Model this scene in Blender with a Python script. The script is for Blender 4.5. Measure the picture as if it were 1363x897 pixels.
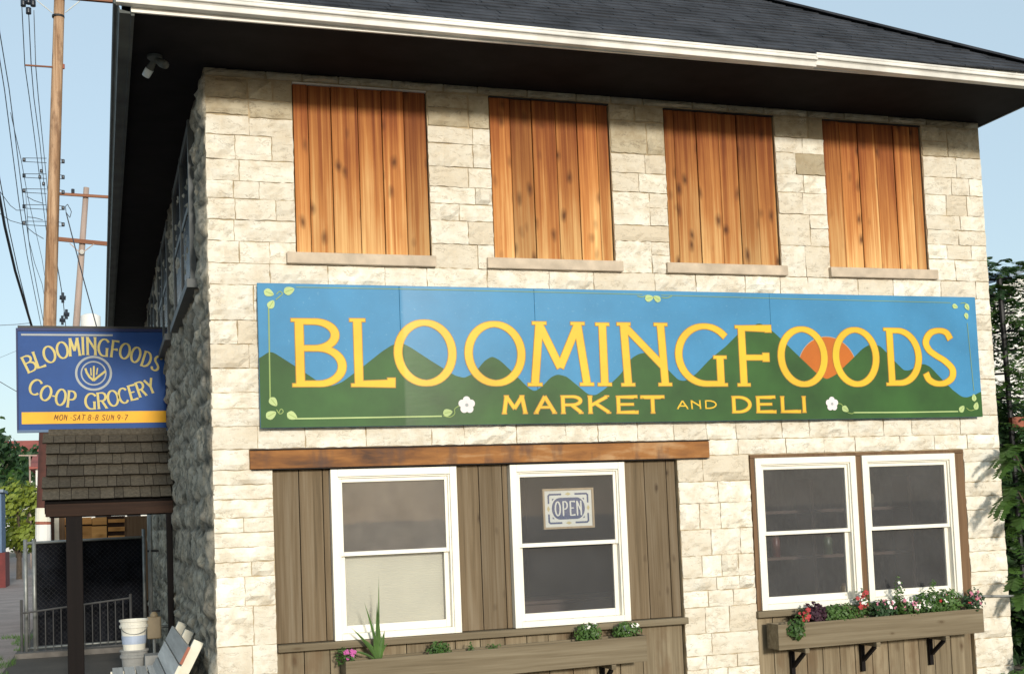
import bpy, math, random
import numpy as np
from mathutils import Vector, Matrix, noise as mnoise
random.seed(7)
R = math.radians
scene = bpy.context.scene
for o in list(bpy.data.objects): bpy.data.objects.remove(o)
col = scene.collection

# ------------------------------------------------------------------ camera
CAM = np.array([-0.879, -10.518, 1.85])
YAW, PIT, ROL = R(18.27), R(3.949), R(-2.24)
FPX, PPX, PPY = 1675.2, 682.6, 568.75
def _axes():
    cy, sy, cp, sp_, cr, sr = math.cos(YAW), math.sin(YAW), math.cos(PIT), math.sin(PIT), math.cos(ROL), math.sin(ROL)
    f = np.array([sy*cp, cy*cp, sp_]); r0 = np.array([cy, -sy, 0.0]); u0 = np.cross(r0, f)
    return cr*r0+sr*u0, -sr*r0+cr*u0, f
RT, UP, FW = _axes()
cam_d = bpy.data.cameras.new("camera"); cam = bpy.data.objects.new("camera", cam_d); col.objects.link(cam)
m = Matrix(((RT[0], UP[0], -FW[0], CAM[0]), (RT[1], UP[1], -FW[1], CAM[1]), (RT[2], UP[2], -FW[2], CAM[2]), (0, 0, 0, 1)))
cam.matrix_world = m
cam_d.sensor_width = 36; cam_d.lens = FPX/1363*36
cam_d.shift_x = (681.5-PPX)/1363; cam_d.shift_y = (PPY-448.5)/1363
cam_d.clip_end = 3000
scene.camera = cam
def at(px, py, Y):
    """measured photo point on the vertical plane y = Y of the survey (world x, z)"""
    d = RT*((px-PPX)/FPX) - UP*((py-PPY)/FPX) + FW
    p = CAM + d*((Y-CAM[1])/d[1]); return float(p[0]), float(p[2])

# ------------------------------------------------------------------ world and sun
SUN_AZ, SUN_EL = R(1.0), R(12.3)      # azimuth: to the right of straight in front of the facade
world = bpy.data.worlds.new("World"); scene.world = world; world.use_nodes = True
wn = world.node_tree; bg = wn.nodes['Background']
sky = wn.nodes.new('ShaderNodeTexSky'); sky.sky_type = 'NISHITA'; sky.sun_disc = False
sky.sun_elevation = SUN_EL; sky.sun_rotation = math.pi - SUN_AZ
sky.air_density = 1.0; sky.dust_density = 1.2; sky.ozone_density = 1.6; sky.altitude = 200
# thin summer haze whitens the whole sky evenly
hz = wn.nodes.new('ShaderNodeMix'); hz.data_type = 'RGBA'; hz.inputs[0].default_value = .6
hz.inputs[7].default_value = (.565/.15, .70/.15, .77/.15, 1)
wn.links.new(sky.outputs[0], hz.inputs[6]); wn.links.new(hz.outputs[2], bg.inputs[0]); bg.inputs[1].default_value = 0.15
sd = bpy.data.lights.new("sun", 'SUN'); sun = bpy.data.objects.new("sun", sd); col.objects.link(sun)
sd.energy = 2.9; sd.angle = R(5.0); sd.color = (1.0, 0.94, 0.83)
sv = Vector((math.sin(SUN_AZ)*math.cos(SUN_EL), -math.cos(SUN_AZ)*math.cos(SUN_EL), math.sin(SUN_EL)))
sun.rotation_euler = sv.to_track_quat('Z', 'Y').to_euler()
scene.view_settings.view_transform = 'Standard'; scene.view_settings.look = 'None'
scene.view_settings.exposure = 0.25; scene.view_settings.gamma = 1.0
scene.render.engine = 'CYCLES'

# ------------------------------------------------------------------ helpers
def empty(name, loc=(0, 0, 0), label=None, cat=None, group=None):
    o = bpy.data.objects.new(name, None); col.objects.link(o); o.location = loc
    o.empty_display_size = .2
    if label: o['label'] = label
    if cat: o['category'] = cat
    if group: o['group'] = group
    return o
def tag(o, label=None, cat=None, group=None, kind=None):
    if label: o['label'] = label
    if cat: o['category'] = cat
    if group: o['group'] = group
    if kind: o['kind'] = kind
    return o
def worldpos(o):
    p = Vector((0, 0, 0))
    while o: p += o.location; o = o.parent
    return p
class MB:
    def __init__(s): s.v = []; s.f = []
    def quad(s, a, b, c, d):
        n = len(s.v); s.v += [tuple(a), tuple(b), tuple(c), tuple(d)]; s.f.append((n, n+1, n+2, n+3)); return s
    def poly(s, pts):
        n = len(s.v); s.v += [tuple(p) for p in pts]; s.f.append(tuple(range(n, n+len(pts)))); return s
    def box(s, x0, x1, y0, y1, z0, z1):
        n = len(s.v)
        s.v += [(x0,y0,z0),(x1,y0,z0),(x1,y1,z0),(x0,y1,z0),(x0,y0,z1),(x1,y0,z1),(x1,y1,z1),(x0,y1,z1)]
        s.f += [tuple(n+i for i in q) for q in ((3,2,1,0),(4,5,6,7),(0,1,5,4),(1,2,6,5),(2,3,7,6),(3,0,4,7))]
        return s
    def obox(s, c, ax, ay, az, hx, hy, hz):
        c, ax, ay, az = Vector(c), Vector(ax), Vector(ay), Vector(az); n = len(s.v)
        for sz in (-1, 1):
            for sx, sy in ((-1,-1),(1,-1),(1,1),(-1,1)):
                s.v.append(tuple(c+ax*hx*sx+ay*hy*sy+az*hz*sz))
        s.f += [tuple(n+i for i in q) for q in ((3,2,1,0),(4,5,6,7),(0,1,5,4),(1,2,6,5),(2,3,7,6),(3,0,4,7))]
        return s
    def bar(s, a, b, w, t=None, up=(0, 0, 1)):
        a, b = Vector(a), Vector(b); d = (b-a); L = d.length; d = d/L
        u = Vector(up)
        if abs(d.dot(u)) > .98: u = Vector((0, 1, 0))
        x = d.cross(u).normalized(); y = x.cross(d).normalized()
        return s.obox((a+b)/2, x, y, d, w/2, (t or w)/2, L/2)
    def tube(s, pts, r, n=8, r1=None, cap=True):
        pts = [Vector(p) for p in pts]; base = len(s.v); N = len(pts); r1 = r if r1 is None else r1
        for i, p in enumerate(pts):
            d = (pts[min(i+1, N-1)]-pts[max(i-1, 0)]).normalized()
            u = Vector((0, 0, 1)) if abs(d.z) < .9 else Vector((1, 0, 0))
            x = d.cross(u).normalized(); y = x.cross(d)
            rr = r+(r1-r)*i/max(N-1, 1)
            for k in range(n):
                a = 2*math.pi*k/n; s.v.append(tuple(p+x*math.cos(a)*rr+y*math.sin(a)*rr))
        for i in range(N-1):
            for k in range(n):
                s.f.append((base+i*n+k, base+i*n+(k+1) % n, base+(i+1)*n+(k+1) % n, base+(i+1)*n+k))
        if cap:
            s.f.append(tuple(base+k for k in reversed(range(n)))); s.f.append(tuple(base+(N-1)*n+k for k in range(n)))
        return s
    def lathe(s, c, prof, n=20):
        base = len(s.v); c = Vector(c)
        for r, z in prof:
            for k in range(n):
                a = 2*math.pi*k/n; s.v.append((c.x+r*math.cos(a), c.y+r*math.sin(a), c.z+z))
        for i in range(len(prof)-1):
            for k in range(n):
                s.f.append((base+i*n+k, base+i*n+(k+1) % n, base+(i+1)*n+(k+1) % n, base+(i+1)*n+k))
        return s
    def build(s, name, mat, parent=None, smooth=False, label=None, bevel=0):
        me = bpy.data.meshes.new(name); me.from_pydata(s.v, [], s.f); me.update()
        if mat: me.materials.append(mat)
        if smooth: me.polygons.foreach_set('use_smooth', [True]*len(me.polygons))
        o = bpy.data.objects.new(name, me); col.objects.link(o)
        if parent:
            o.location = -worldpos(parent); o.parent = parent
        if bevel:
            b = o.modifiers.new('bevel', 'BEVEL'); b.width = bevel; b.segments = 2; b.limit_method = 'ANGLE'
        if label: o['label'] = label
        return o
def solo(o):
    """give a top-level mesh its origin at the base of its own shape"""
    me = o.data; n = len(me.vertices); a = np.empty(n*3); me.vertices.foreach_get('co', a); a = a.reshape(-1, 3)
    c = np.array([(a[:, 0].min()+a[:, 0].max())/2, (a[:, 1].min()+a[:, 1].max())/2, a[:, 2].min()])
    a -= c; me.vertices.foreach_set('co', a.ravel()); o.location = c; me.update(); return o

# ------------------------------------------------------------------ materials
def newmat(name):
    mt = bpy.data.materials.new(name); mt.use_nodes = True; nt = mt.node_tree
    return mt, nt, nt.nodes['Principled BSDF']
def N(nt, typ, **kw):
    n = nt.nodes.new(typ)
    for k, v in kw.items():
        if k.startswith('i_'):
            key = k[2:]; n.inputs[int(key) if key.isdigit() else key.replace('_', ' ')].default_value = v
        else: setattr(n, k, v)
    return n
def mapped(nt, scale=(1, 1, 1), coord='Object', jitter=False):
    tc = N(nt, 'ShaderNodeTexCoord'); mp = N(nt, 'ShaderNodeMapping'); mp.inputs['Scale'].default_value = scale
    if jitter:
        oi = N(nt, 'ShaderNodeObjectInfo'); mu = N(nt, 'ShaderNodeVectorMath', operation='MULTIPLY_ADD')
        mu.inputs[1].default_value = (37, 23, 51)
        nt.links.new(oi.outputs['Random'], mu.inputs[0]); nt.links.new(tc.outputs[coord], mu.inputs[2])
        nt.links.new(mu.outputs[0], mp.inputs[0])
    else: nt.links.new(tc.outputs[coord], mp.inputs[0])
    return mp.outputs[0]
def ramp(nt, fac, stops):
    r = N(nt, 'ShaderNodeValToRGB'); e = r.color_ramp.elements
    while len(e) < len(stops): e.new(.5)
    for i, (p, c) in enumerate(stops):
        e[i].position = p; e[i].color = (*c, 1) if len(c) == 3 else c
    nt.links.new(fac, r.inputs[0]); return r.outputs[0]
def mixc(nt, fac, a, b, mode='MIX'):
    mx = N(nt, 'ShaderNodeMix', data_type='RGBA', blend_type=mode)
    for sock, v in ((mx.inputs[0], fac), (mx.inputs[6], a), (mx.inputs[7], b)):
        if hasattr(v, 'links'): nt.links.new(v, sock)
        else: sock.default_value = v if isinstance(v, (int, float)) else (*v, 1)
    return mx.outputs[2]
def noise(nt, vec, scale, detail=4, rough=.55, dist=0):
    n = N(nt, 'ShaderNodeTexNoise'); n.inputs['Scale'].default_value = scale; n.inputs['Detail'].default_value = detail
    n.inputs['Roughness'].default_value = rough; n.inputs['Distortion'].default_value = dist
    nt.links.new(vec, n.inputs['Vector']); return n.outputs['Fac']
def bump(nt, bsdf, h, strength=.3, dist=.01):
    b = N(nt, 'ShaderNodeBump'); b.inputs['Strength'].default_value = strength; b.inputs['Distance'].default_value = dist
    nt.links.new(h, b.inputs['Height']); nt.links.new(b.outputs[0], bsdf.inputs['Normal'])

def plain(name, c, rough=.6, var=.15, scale=6, bmp=.1, metal=0, spec=.5, rnd=0):
    mt, nt, b = newmat(name); v = mapped(nt)
    f = noise(nt, v, scale, 6)
    lo = tuple(x*(1-var) for x in c); hi = tuple(min(1, x*(1+var)) for x in c)
    cc = ramp(nt, f, [(.3, lo), (.7, hi)])
    if rnd:
        oi = N(nt, 'ShaderNodeObjectInfo')
        g = ramp(nt, oi.outputs['Random'], [(0, (1-rnd,)*3), (1, (1+rnd,)*3)])
        cc = mixc(nt, 1.0, cc, g, 'MULTIPLY')
    nt.links.new(cc, b.inputs['Base Color'])
    b.inputs['Roughness'].default_value = rough; b.inputs['Metallic'].default_value = metal
    b.inputs['Specular IOR Level'].default_value = spec
    if bmp: bump(nt, b, noise(nt, v, scale*8, 5), bmp, .004)
    return mt

def stone_mat(name, base, dark, tan, mossy=None, ms=1.6):
    mt, nt, b = newmat(name); v = mapped(nt)
    oi = N(nt, 'ShaderNodeObjectInfo')
    body = ramp(nt, oi.outputs['Random'], [(0, tan), (.10, tuple(.5*(x+y) for x, y in zip(tan, base))), (.3, base), (.75, tuple(min(1, x*1.08) for x in base)), (.9, tuple(min(.85, x*1.16+.02) for x in base)), (1, tuple(x*.90 for x in base))])
    n1 = noise(nt, v, 5.5, 7, .68); n2 = noise(nt, mapped(nt, (.55, .7, 1.5), jitter=True), 13, 8, .65, .6); n3 = noise(nt, v, 70, 4)
    st = ramp(nt, n2, [(.385, (0, 0, 0)), (.405, (1, 1, 1)), (.43, (0, 0, 0))])  # thin dark lines paint chip shadows as well as dirty cracks
    c = mixc(nt, ramp(nt, n1, [(.40, (0, 0, 0)), (.62, (.8, .8, .8))]), body, tan)
    c = mixc(nt, mixc(nt, 1.0, st, (.6, .6, .6), 'MULTIPLY'), c, dark)
    if mossy:
        c = mixc(nt, ramp(nt, noise(nt, v, ms, 6, .65), [(.48, (0, 0, 0)), (.62, (.8, .8, .8))]), c, mossy)
    if mossy:      # every block its own tone, joints darkened
        an = N(nt, 'ShaderNodeAttribute', attribute_name='block_tone')
        c = mixc(nt, 1.0, c, ramp(nt, an.outputs['Fac'], [(0, (.1, .1, .1)), (1, (1, 1, 1))]), 'MULTIPLY')
    nt.links.new(c, b.inputs['Base Color']); b.inputs['Roughness'].default_value = .9
    b.inputs['Specular IOR Level'].default_value = .15
    ad = N(nt, 'ShaderNodeMath', operation='ADD'); nt.links.new(n2, ad.inputs[0])
    m3 = N(nt, 'ShaderNodeMath', operation='MULTIPLY'); m3.inputs[1].default_value = .35
    nt.links.new(n3, m3.inputs[0]); nt.links.new(m3.outputs[0], ad.inputs[1])
    bump(nt, b, ad.outputs[0], .55, .018)
    return mt

def wood(name, stops, grain=55, gmix=(.45, .6), knots=True, rough=.7, rnd=.2, knotc=(.09, .03, .012), axis='z', stretch=1.6, ztone=None, stain=None, bmp=.25, knot_t=.17, kscale=5.2):
    mt, nt, b = newmat(name)
    sc = {'z': (1, 1, stretch/grain), 'x': (stretch/grain, 1, 1), 'y': (1, stretch/grain, 1)}[axis]
    v = mapped(nt, sc, jitter=True)
    g1 = noise(nt, v, grain, 5, .6, .3); g2 = noise(nt, v, grain*.28, 3, .5, .5)
    ad = N(nt, 'ShaderNodeMath', operation='MULTIPLY_ADD'); ad.inputs[1].default_value = gmix[0]
    nt.links.new(g1, ad.inputs[0])
    m2 = N(nt, 'ShaderNodeMath', operation='MULTIPLY'); m2.inputs[1].default_value = gmix[1]; nt.links.new(g2, m2.inputs[0])
    nt.links.new(m2.outputs[0], ad.inputs[2])
    fac = ad.outputs[0]
    if ztone:   # redder and darker towards z high, uneven: (z low, z high, amount)
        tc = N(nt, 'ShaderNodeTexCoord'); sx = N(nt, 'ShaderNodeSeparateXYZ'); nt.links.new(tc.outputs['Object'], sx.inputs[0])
        mr = N(nt, 'ShaderNodeMapRange'); mr.inputs[1].default_value = ztone[0]; mr.inputs[2].default_value = ztone[1]
        mr.inputs[3].default_value = ztone[2]; mr.inputs[4].default_value = -ztone[2]
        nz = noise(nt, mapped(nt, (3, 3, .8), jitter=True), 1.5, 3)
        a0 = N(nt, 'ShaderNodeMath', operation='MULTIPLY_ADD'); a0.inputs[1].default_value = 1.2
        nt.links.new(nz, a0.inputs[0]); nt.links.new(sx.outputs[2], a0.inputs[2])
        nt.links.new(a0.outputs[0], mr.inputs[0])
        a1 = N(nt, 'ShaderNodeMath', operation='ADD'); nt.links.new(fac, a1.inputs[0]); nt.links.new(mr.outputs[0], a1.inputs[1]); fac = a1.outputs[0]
    c = ramp(nt, fac, stops)
    if knots:
        ks = {'z': (1, 1, .5), 'x': (.45, 1, 1), 'y': (1, .45, 1)}[axis]
        kv = mapped(nt, ks, jitter=True)
        dn = N(nt, 'ShaderNodeTexNoise'); dn.inputs['Scale'].default_value = 7; nt.links.new(kv, dn.inputs['Vector'])
        av = N(nt, 'ShaderNodeVectorMath', operation='MULTIPLY_ADD'); av.inputs[1].default_value = (.06, .06, .06)
        nt.links.new(dn.outputs['Color'], av.inputs[0]); nt.links.new(kv, av.inputs[2])
        vo = N(nt, 'ShaderNodeTexVoronoi'); vo.inputs['Scale'].default_value = kscale; nt.links.new(av.outputs[0], vo.inputs['Vector'])
        kf = ramp(nt, vo.outputs['Distance'], [(.05, (1, 1, 1)), (knot_t, (.55, .55, .55)), (knot_t*2.1, (0, 0, 0))])
        c = mixc(nt, mixc(nt, 1, kf, (.85, .85, .85), 'MULTIPLY'), c, knotc)
    oi = N(nt, 'ShaderNodeObjectInfo')
    g = ramp(nt, oi.outputs['Random'], [(0, (1-rnd,)*3), (1, (1+rnd,)*3)])
    c = mixc(nt, 1.0, c, g, 'MULTIPLY')
    if stain:
        sn = ramp(nt, noise(nt, mapped(nt, (1, 1, .35)), 6, 4), [(.52, (0, 0, 0)), (.66, (.6, .6, .6))])
        c = mixc(nt, sn, c, stain)
    nt.links.new(c, b.inputs['Base Color']); b.inputs['Roughness'].default_value = rough
    b.inputs['Specular IOR Level'].default_value = .25
    bump(nt, b, g1, bmp, .004)
    return mt

def leafmat(name, c, rnd=.35):
    mt, nt, b = newmat(name); v = mapped(nt)
    f = noise(nt, v, 9, 3)
    cc = ramp(nt, f, [(.3, tuple(x*(1-rnd) for x in c)), (.7, tuple(x*(1+rnd) for x in c))])
    nt.links.new(cc, b.inputs['Base Color']); b.inputs['Roughness'].default_value = .5
    tr = N(nt, 'ShaderNodeBsdfTranslucent'); nt.links.new(cc, tr.inputs[0])
    ms = N(nt, 'ShaderNodeMixShader'); ms.inputs[0].default_value = .3
    out = nt.nodes['Material Output']
    nt.links.new(b.outputs[0], ms.inputs[1]); nt.links.new(tr.outputs[0], ms.inputs[2]); nt.links.new(ms.outputs[0], out.inputs[0])
    return mt

def paint(name, c, rough=.45, wear=None, rmap=False, var=.11):
    """sign paint: brushed flat colour, faded a little, gloss uneven from board to board"""
    mt, nt, b = newmat(name); v = mapped(nt, (1, 1, 1))
    n = noise(nt, v, 2.3, 5); n2 = noise(nt, v, 40, 6, .6)
    cc = ramp(nt, n, [(.3, tuple(x*(1-var) for x in c)), (.7, tuple(x*(1+var) for x in c))])
    b.inputs['Specular IOR Level'].default_value = .34 if rmap else .2
    cc = mixc(nt, ramp(nt, n2, [(.28, (.5, .5, .5)), (.38, (0, 0, 0))]), cc, wear or tuple(x*.6 for x in c))
    nt.links.new(cc, b.inputs['Base Color'])
    if rmap:
        tc = N(nt, 'ShaderNodeTexCoord'); sx = N(nt, 'ShaderNodeSeparateXYZ'); nt.links.new(tc.outputs['Object'], sx.inputs[0])
        fx = N(nt, 'ShaderNodeMapRange'); fx.inputs[1].default_value = .39; fx.inputs[2].default_value = 7.57
        nt.links.new(sx.outputs[0], fx.inputs[0])
        r = N(nt, 'ShaderNodeValToRGB'); r.color_ramp.interpolation = 'LINEAR'
        e = r.color_ramp.elements
        stops = [(0, .60), (.168, .52), (.172, .33), (.30, .30), (.338, .30), (.342, .34), (.5, .5), (.68, .6), (.684, .55), (1, .62)]
        while len(e) < len(stops): e.new(.5)
        for i, (p, q) in enumerate(stops): e[i].position = p; e[i].color = (q, q, q, 1)
        nt.links.new(fx.outputs[0], r.inputs[0]); nt.links.new(r.outputs[0], b.inputs['Roughness'])
    else: b.inputs['Roughness'].default_value = rough
    bump(nt, b, noise(nt, mapped(nt, (.25, 1, 1)), 30, 4), .12, .004)
    return mt

def glassmat(name, tint=(.86, .88, .90), rough=.02):
    mt, nt, b = newmat(name); nt.nodes.remove(b)
    g = N(nt, 'ShaderNodeBsdfGlossy'); g.inputs['Roughness'].default_value = rough
    t = N(nt, 'ShaderNodeBsdfTransparent'); t.inputs[0].default_value = (*tint, 1)
    d = N(nt, 'ShaderNodeBsdfDiffuse'); d.inputs[0].default_value = (.36, .35, .35, 1)
    f = N(nt, 'ShaderNodeFresnel'); f.inputs[0].default_value = 1.38
    ms = N(nt, 'ShaderNodeMixShader'); nt.links.new(f.outputs[0], ms.inputs[0])
    m0 = N(nt, 'ShaderNodeMixShader')           # a film of dust on the panes
    nz = noise(nt, mapped(nt), 3, 5)
    nt.links.new(ramp(nt, nz, [(.2, (.12,)*3), (.8, (.19,)*3)]), m0.inputs[0])
    nt.links.new(t.outputs[0], m0.inputs[1]); nt.links.new(d.outputs[0], m0.inputs[2])
    nt.links.new(m0.outputs[0], ms.inputs[1]); nt.links.new(g.outputs[0], ms.inputs[2])
    bp = N(nt, 'ShaderNodeBump'); bp.inputs['Strength'].default_value = .015; bp.inputs['Distance'].default_value = .02
    nt.links.new(noise(nt, mapped(nt), 2.5, 2), bp.inputs['Height']); nt.links.new(bp.outputs[0], g.inputs['Normal'])
    nt.links.new(ms.outputs[0], nt.nodes['Material Output'].inputs[0])
    return mt

M = {}
M['stone'] = stone_mat('limestone', (.73, .69, .60), (.27, .21, .14), (.60, .52, .40))
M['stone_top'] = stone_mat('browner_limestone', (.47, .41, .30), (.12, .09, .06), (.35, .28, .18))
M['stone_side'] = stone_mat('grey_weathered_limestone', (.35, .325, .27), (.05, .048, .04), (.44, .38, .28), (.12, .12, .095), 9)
M['mortar'] = plain('mortar', (.39, .31, .20), .95, .25, 9, .5, spec=.1)
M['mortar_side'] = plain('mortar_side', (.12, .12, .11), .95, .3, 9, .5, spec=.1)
M['sill'] = plain('dressed_stone_sill', (.52, .43, .33), .85, .18, 7, .25, spec=.15)
M['cedar'] = wood('cedar_boards', [(.08, (.12, .030, .010)), (.24, (.24, .072, .019)), (.385, (.41, .165, .046)), (.60, (.66, .41, .17))], 95, (.22, .55), True, .75, .27, (.07, .022, .008), ztone=(4.45, 6.1, .17), knot_t=.125, kscale=6.3)
M['greywood'] = wood('weathered_brown_boards', [(.3, (.082, .060, .035)), (.5, (.150, .108, .064)), (.72, (.215, .170, .115))], 60, (.45, .6), True, .85, .12, (.06, .04, .025), knot_t=.07)
M['greywood_low'] = wood('bleached_boards', [(.3, (.13, .098, .06)), (.5, (.21, .165, .105)), (.75, (.33, .27, .18))], 60, (.45, .6), True, .85, .15, (.09, .055, .03), stain=(.14, .09, .05), knot_t=.10)
M['boxwood'] = wood('window_box_boards', [(.3, (.10, .076, .044)), (.5, (.17, .134, .085)), (.75, (.26, .215, .145))], 60, (.45, .6), True, .85, .08, (.10, .07, .04), axis='x', knot_t=.06)
M['trim_brown'] = wood('brown_trim', [(.3, (.10, .055, .028)), (.7, (.20, .12, .065))], 60, (.45, .6), False, .8, .1)
M['lintel'] = wood('rusty_lintel', [(.34, (.085, .045, .028)), (.45, (.20, .085, .03)), (.56, (.30, .13, .04)), (.70, (.46, .28, .14))], 16, (.45, .6), False, .75, .0, axis='x', stretch=3.5, stain=(.085, .055, .045))
M['white'] = plain('white_gloss_paint', (.80, .76, .66), .45, .05, 3, .06)
M['gutter'] = plain('white_gutter_paint', (.70, .67, .61), .5, .28, 2.2, .1)
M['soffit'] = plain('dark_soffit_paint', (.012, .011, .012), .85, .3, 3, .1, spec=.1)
M['fascia_dark'] = plain('dark_fascia', (.075, .085, .08), .7, .3, 3, .1)
M['shingle'] = plain('asphalt_shingles', (.045, .048, .056), .95, .45, 3.0, .7, spec=.15)
M['shake'] = wood('cedar_shakes', [(.3, (.038, .031, .022)), (.5, (.075, .063, .046)), (.75, (.13, .11, .082))], 110, (.45, .6), False, .9, .22, stretch=3)
M['darkwood'] = wood('dark_brown_timber', [(.3, (.004, .003, .003)), (.7, (.009, .006, .0055))], 50, (.45, .6), False, .85, .1, bmp=.2)
M['beam'] = wood('brown_beam', [(.3, (.016, .008, .005)), (.7, (.045, .022, .013))], 50, (.45, .6), False, .8, .1, axis='x')
M['glass'] = glassmat('window_glass')
M['screen'] = plain('grey_insect_screen', (.15, .122, .092), .8, .3, 4, .1)
M['blind'] = plain('cream_blind', (.86, .82, .68), .6, .05, 3, .05)
M['inside'] = plain('dim_interior', (.022, .019, .018), .9, .3, 2, 0)
M['counter'] = plain('interior_counter', (.055, .03, .02), .7, .3, 3, 0)
M['jar'] = plain('jar', (.22, .17, .10), .4, .4, 3, 0, rnd=.7)
M['blue'] = paint('sign_sky_blue', (.045, .215, .40), rmap=True, wear=(.15, .34, .48))
M['green'] = paint('sign_green', (.026, .085, .015), rmap=True, var=.28)
M['yellow'] = paint('sign_yellow', (.70, .43, .025), rmap=True)
M['outline'] = paint('sign_letter_edge', (.42, .20, .025), rmap=True)
M['orange'] = paint('sign_orange_sun', (.46, .118, .009), rmap=True)
M['palegreen'] = paint('sign_pale_leaf', (.42, .52, .22), .5)
M['line'] = paint('sign_border_line', (.25, .34, .10), .5)
M['petal'] = paint('sign_white_petal', (.72, .66, .66), .5)
M['pinkline'] = paint('sign_sun_edge', (.45, .30, .20), .5)
M['navy'] = paint('hanging_sign_blue', (.016, .066, .235), .55)
M['navyedge'] = paint('hanging_sign_edge', (.016, .028, .10), .5)
M['cream'] = paint('hanging_sign_letter', (.55, .45, .15), .5)
M['ringp'] = paint('hanging_sign_emblem', (.34, .36, .36), .5)
M['amber'] = paint('hours_bar', (.80, .40, .02), .5)
M['ink'] = paint('hours_ink', (.10, .04, .02), .6)
M['card'] = plain('open_card', (.72, .72, .66), .5, .05, 4, 0)
M['cardblue'] = plain('open_card_blue', (.03, .055, .16), .5, .1, 4, 0)
M['cardgold'] = plain('open_card_gold', (.55, .46, .22), .5, .1, 4, 0)
M['cardframe'] = wood('open_frame', [(.3, (.28, .20, .12)), (.7, (.45, .35, .22))], 60, (.45, .6), False)
M['iron'] = plain('dark_iron', (.03, .03, .032), .6, .3, 5, .1, metal=.4)
M['shadesteel'] = plain('shade_darkened_steel', (.05, .05, .05), .6, .25, 8, .1)  # alley shade painted in as a darker steel
M['galv'] = plain('galvanised_steel', (.24, .25, .24), .5, .25, 8, .1, metal=.5)
M['screenfence'] = plain('dark_fence_screen', (.007, .008, .011), .95, .6, 5, .3, spec=.05)
M['lintelsteel'] = plain('dark_joint', (.03, .02, .015), .9)
M['polewood'] = wood('pole_wood', [(.36, (.13, .07, .035)), (.48, (.27, .155, .085)), (.62, (.44, .29, .18))], 26, (.45, .6), False, .9, .1, bmp=.5, stain=(.12, .06, .035), stretch=1.0)
M['tarred'] = plain('tarred_pole', (.075, .025, .017), .85, .3, 4, .3)
M['polewood2'] = wood('pale_pole_wood', [(.3, (.30, .22, .18)), (.8, (.48, .38, .33))], 40, (.45, .6), False, .9, .1)
M['armwood'] = wood('crossarm_wood', [(.3, (.16, .06, .035)), (.8, (.30, .15, .09))], 40, (.45, .6), False, .9, .1, axis='x')
M['ceramic'] = plain('dark_insulator', (.02, .025, .035), .3, .2, 5, 0)
M['cable'] = plain('cable_sheath', (.03, .035, .045), .6, .2, 5, 0)
M['cable_pale'] = plain('weathered_cable', (.16, .20, .25), .6, .2, 5, 0)
M['bucket'] = plain('white_plastic', (.70, .68, .60), .45, .08, 5, .05)
M['bucketlabel'] = plain('bucket_label', (.38, .45, .58), .5, .2, 6, 0)
M['tanmetal'] = plain('tan_metal', (.26, .20, .12), .6, .15, 5, .1)
M['plankgrey'] = wood('grey_planks', [(.3, (.33, .32, .30)), (.7, (.56, .55, .52))], 50, (.45, .6), False, .85, .2, axis='y')
M['creampaint'] = plain('cream_paint', (.72, .68, .56), .55, .08, 5, .1)
M['redpaint'] = plain('red_brown_paint', (.30, .09, .05), .6, .2, 5, .1)
M['concrete'] = plain('concrete', (.26, .26, .25), .9, .2, 6, .4)
M['orangewood'] = wood('orange_plywood', [(.3, (.42, .18, .05)), (.7, (.62, .32, .10))], 30, (.45, .6), True, .7, .15, (.28, .12, .03), axis='x')
M['leaf'] = leafmat('leaf_green', (.055, .12, .022))
M['leaf_mid'] = leafmat('leaf_mid_green', (.075, .15, .03))
M['leaf_dark'] = leafmat('leaf_dark_green', (.032, .078, .024))
M['leaf_yellow'] = leafmat('leaf_yellow_green', (.22, .27, .035))
M['leaf_purple'] = leafmat('leaf_purple', (.05, .014, .028))
M['fl_red'] = plain('red_petals', (.34, .022, .022), .6, .2, 20, 0)
M['fl_pink'] = plain('pink_petals', (.46, .15, .22), .6, .25, 20, 0)
M['fl_white'] = plain('white_petals', (.80, .77, .72), .6, .05, 20, 0)
M['fl_magenta'] = plain('magenta_petals', (.45, .08, .28), .6, .2, 20, 0)
M['bark'] = plain('bark', (.09, .065, .045), .95, .35, 6, .8)
M['soil'] = plain('soil', (.10, .085, .065), 1, .4, 12, .6)
M['bluewall'] = plain('blue_siding', (.10, .16, .26), .7, .15, 3, .1)
M['redbase'] = plain('dark_red_base', (.13, .022, .02), .8, .2, 4, .1)
M['farwhite'] = plain('far_white_wall', (.72, .70, .66), .8, .08, 1, 0)
M['farred'] = plain('far_red_roof', (.30, .08, .06), .8, .2, 1, 0)
M['brickred'] = plain('far_brick', (.25, .09, .06), .9, .2, 2, .1)
M['bluegrey_roof'] = plain('blue_grey_roof', (.22, .27, .34), .7, .1, 2, 0)
M['bulb'] = plain('frosted_bulb', (.55, .62, .66), .3, .05, 3, 0)

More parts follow.
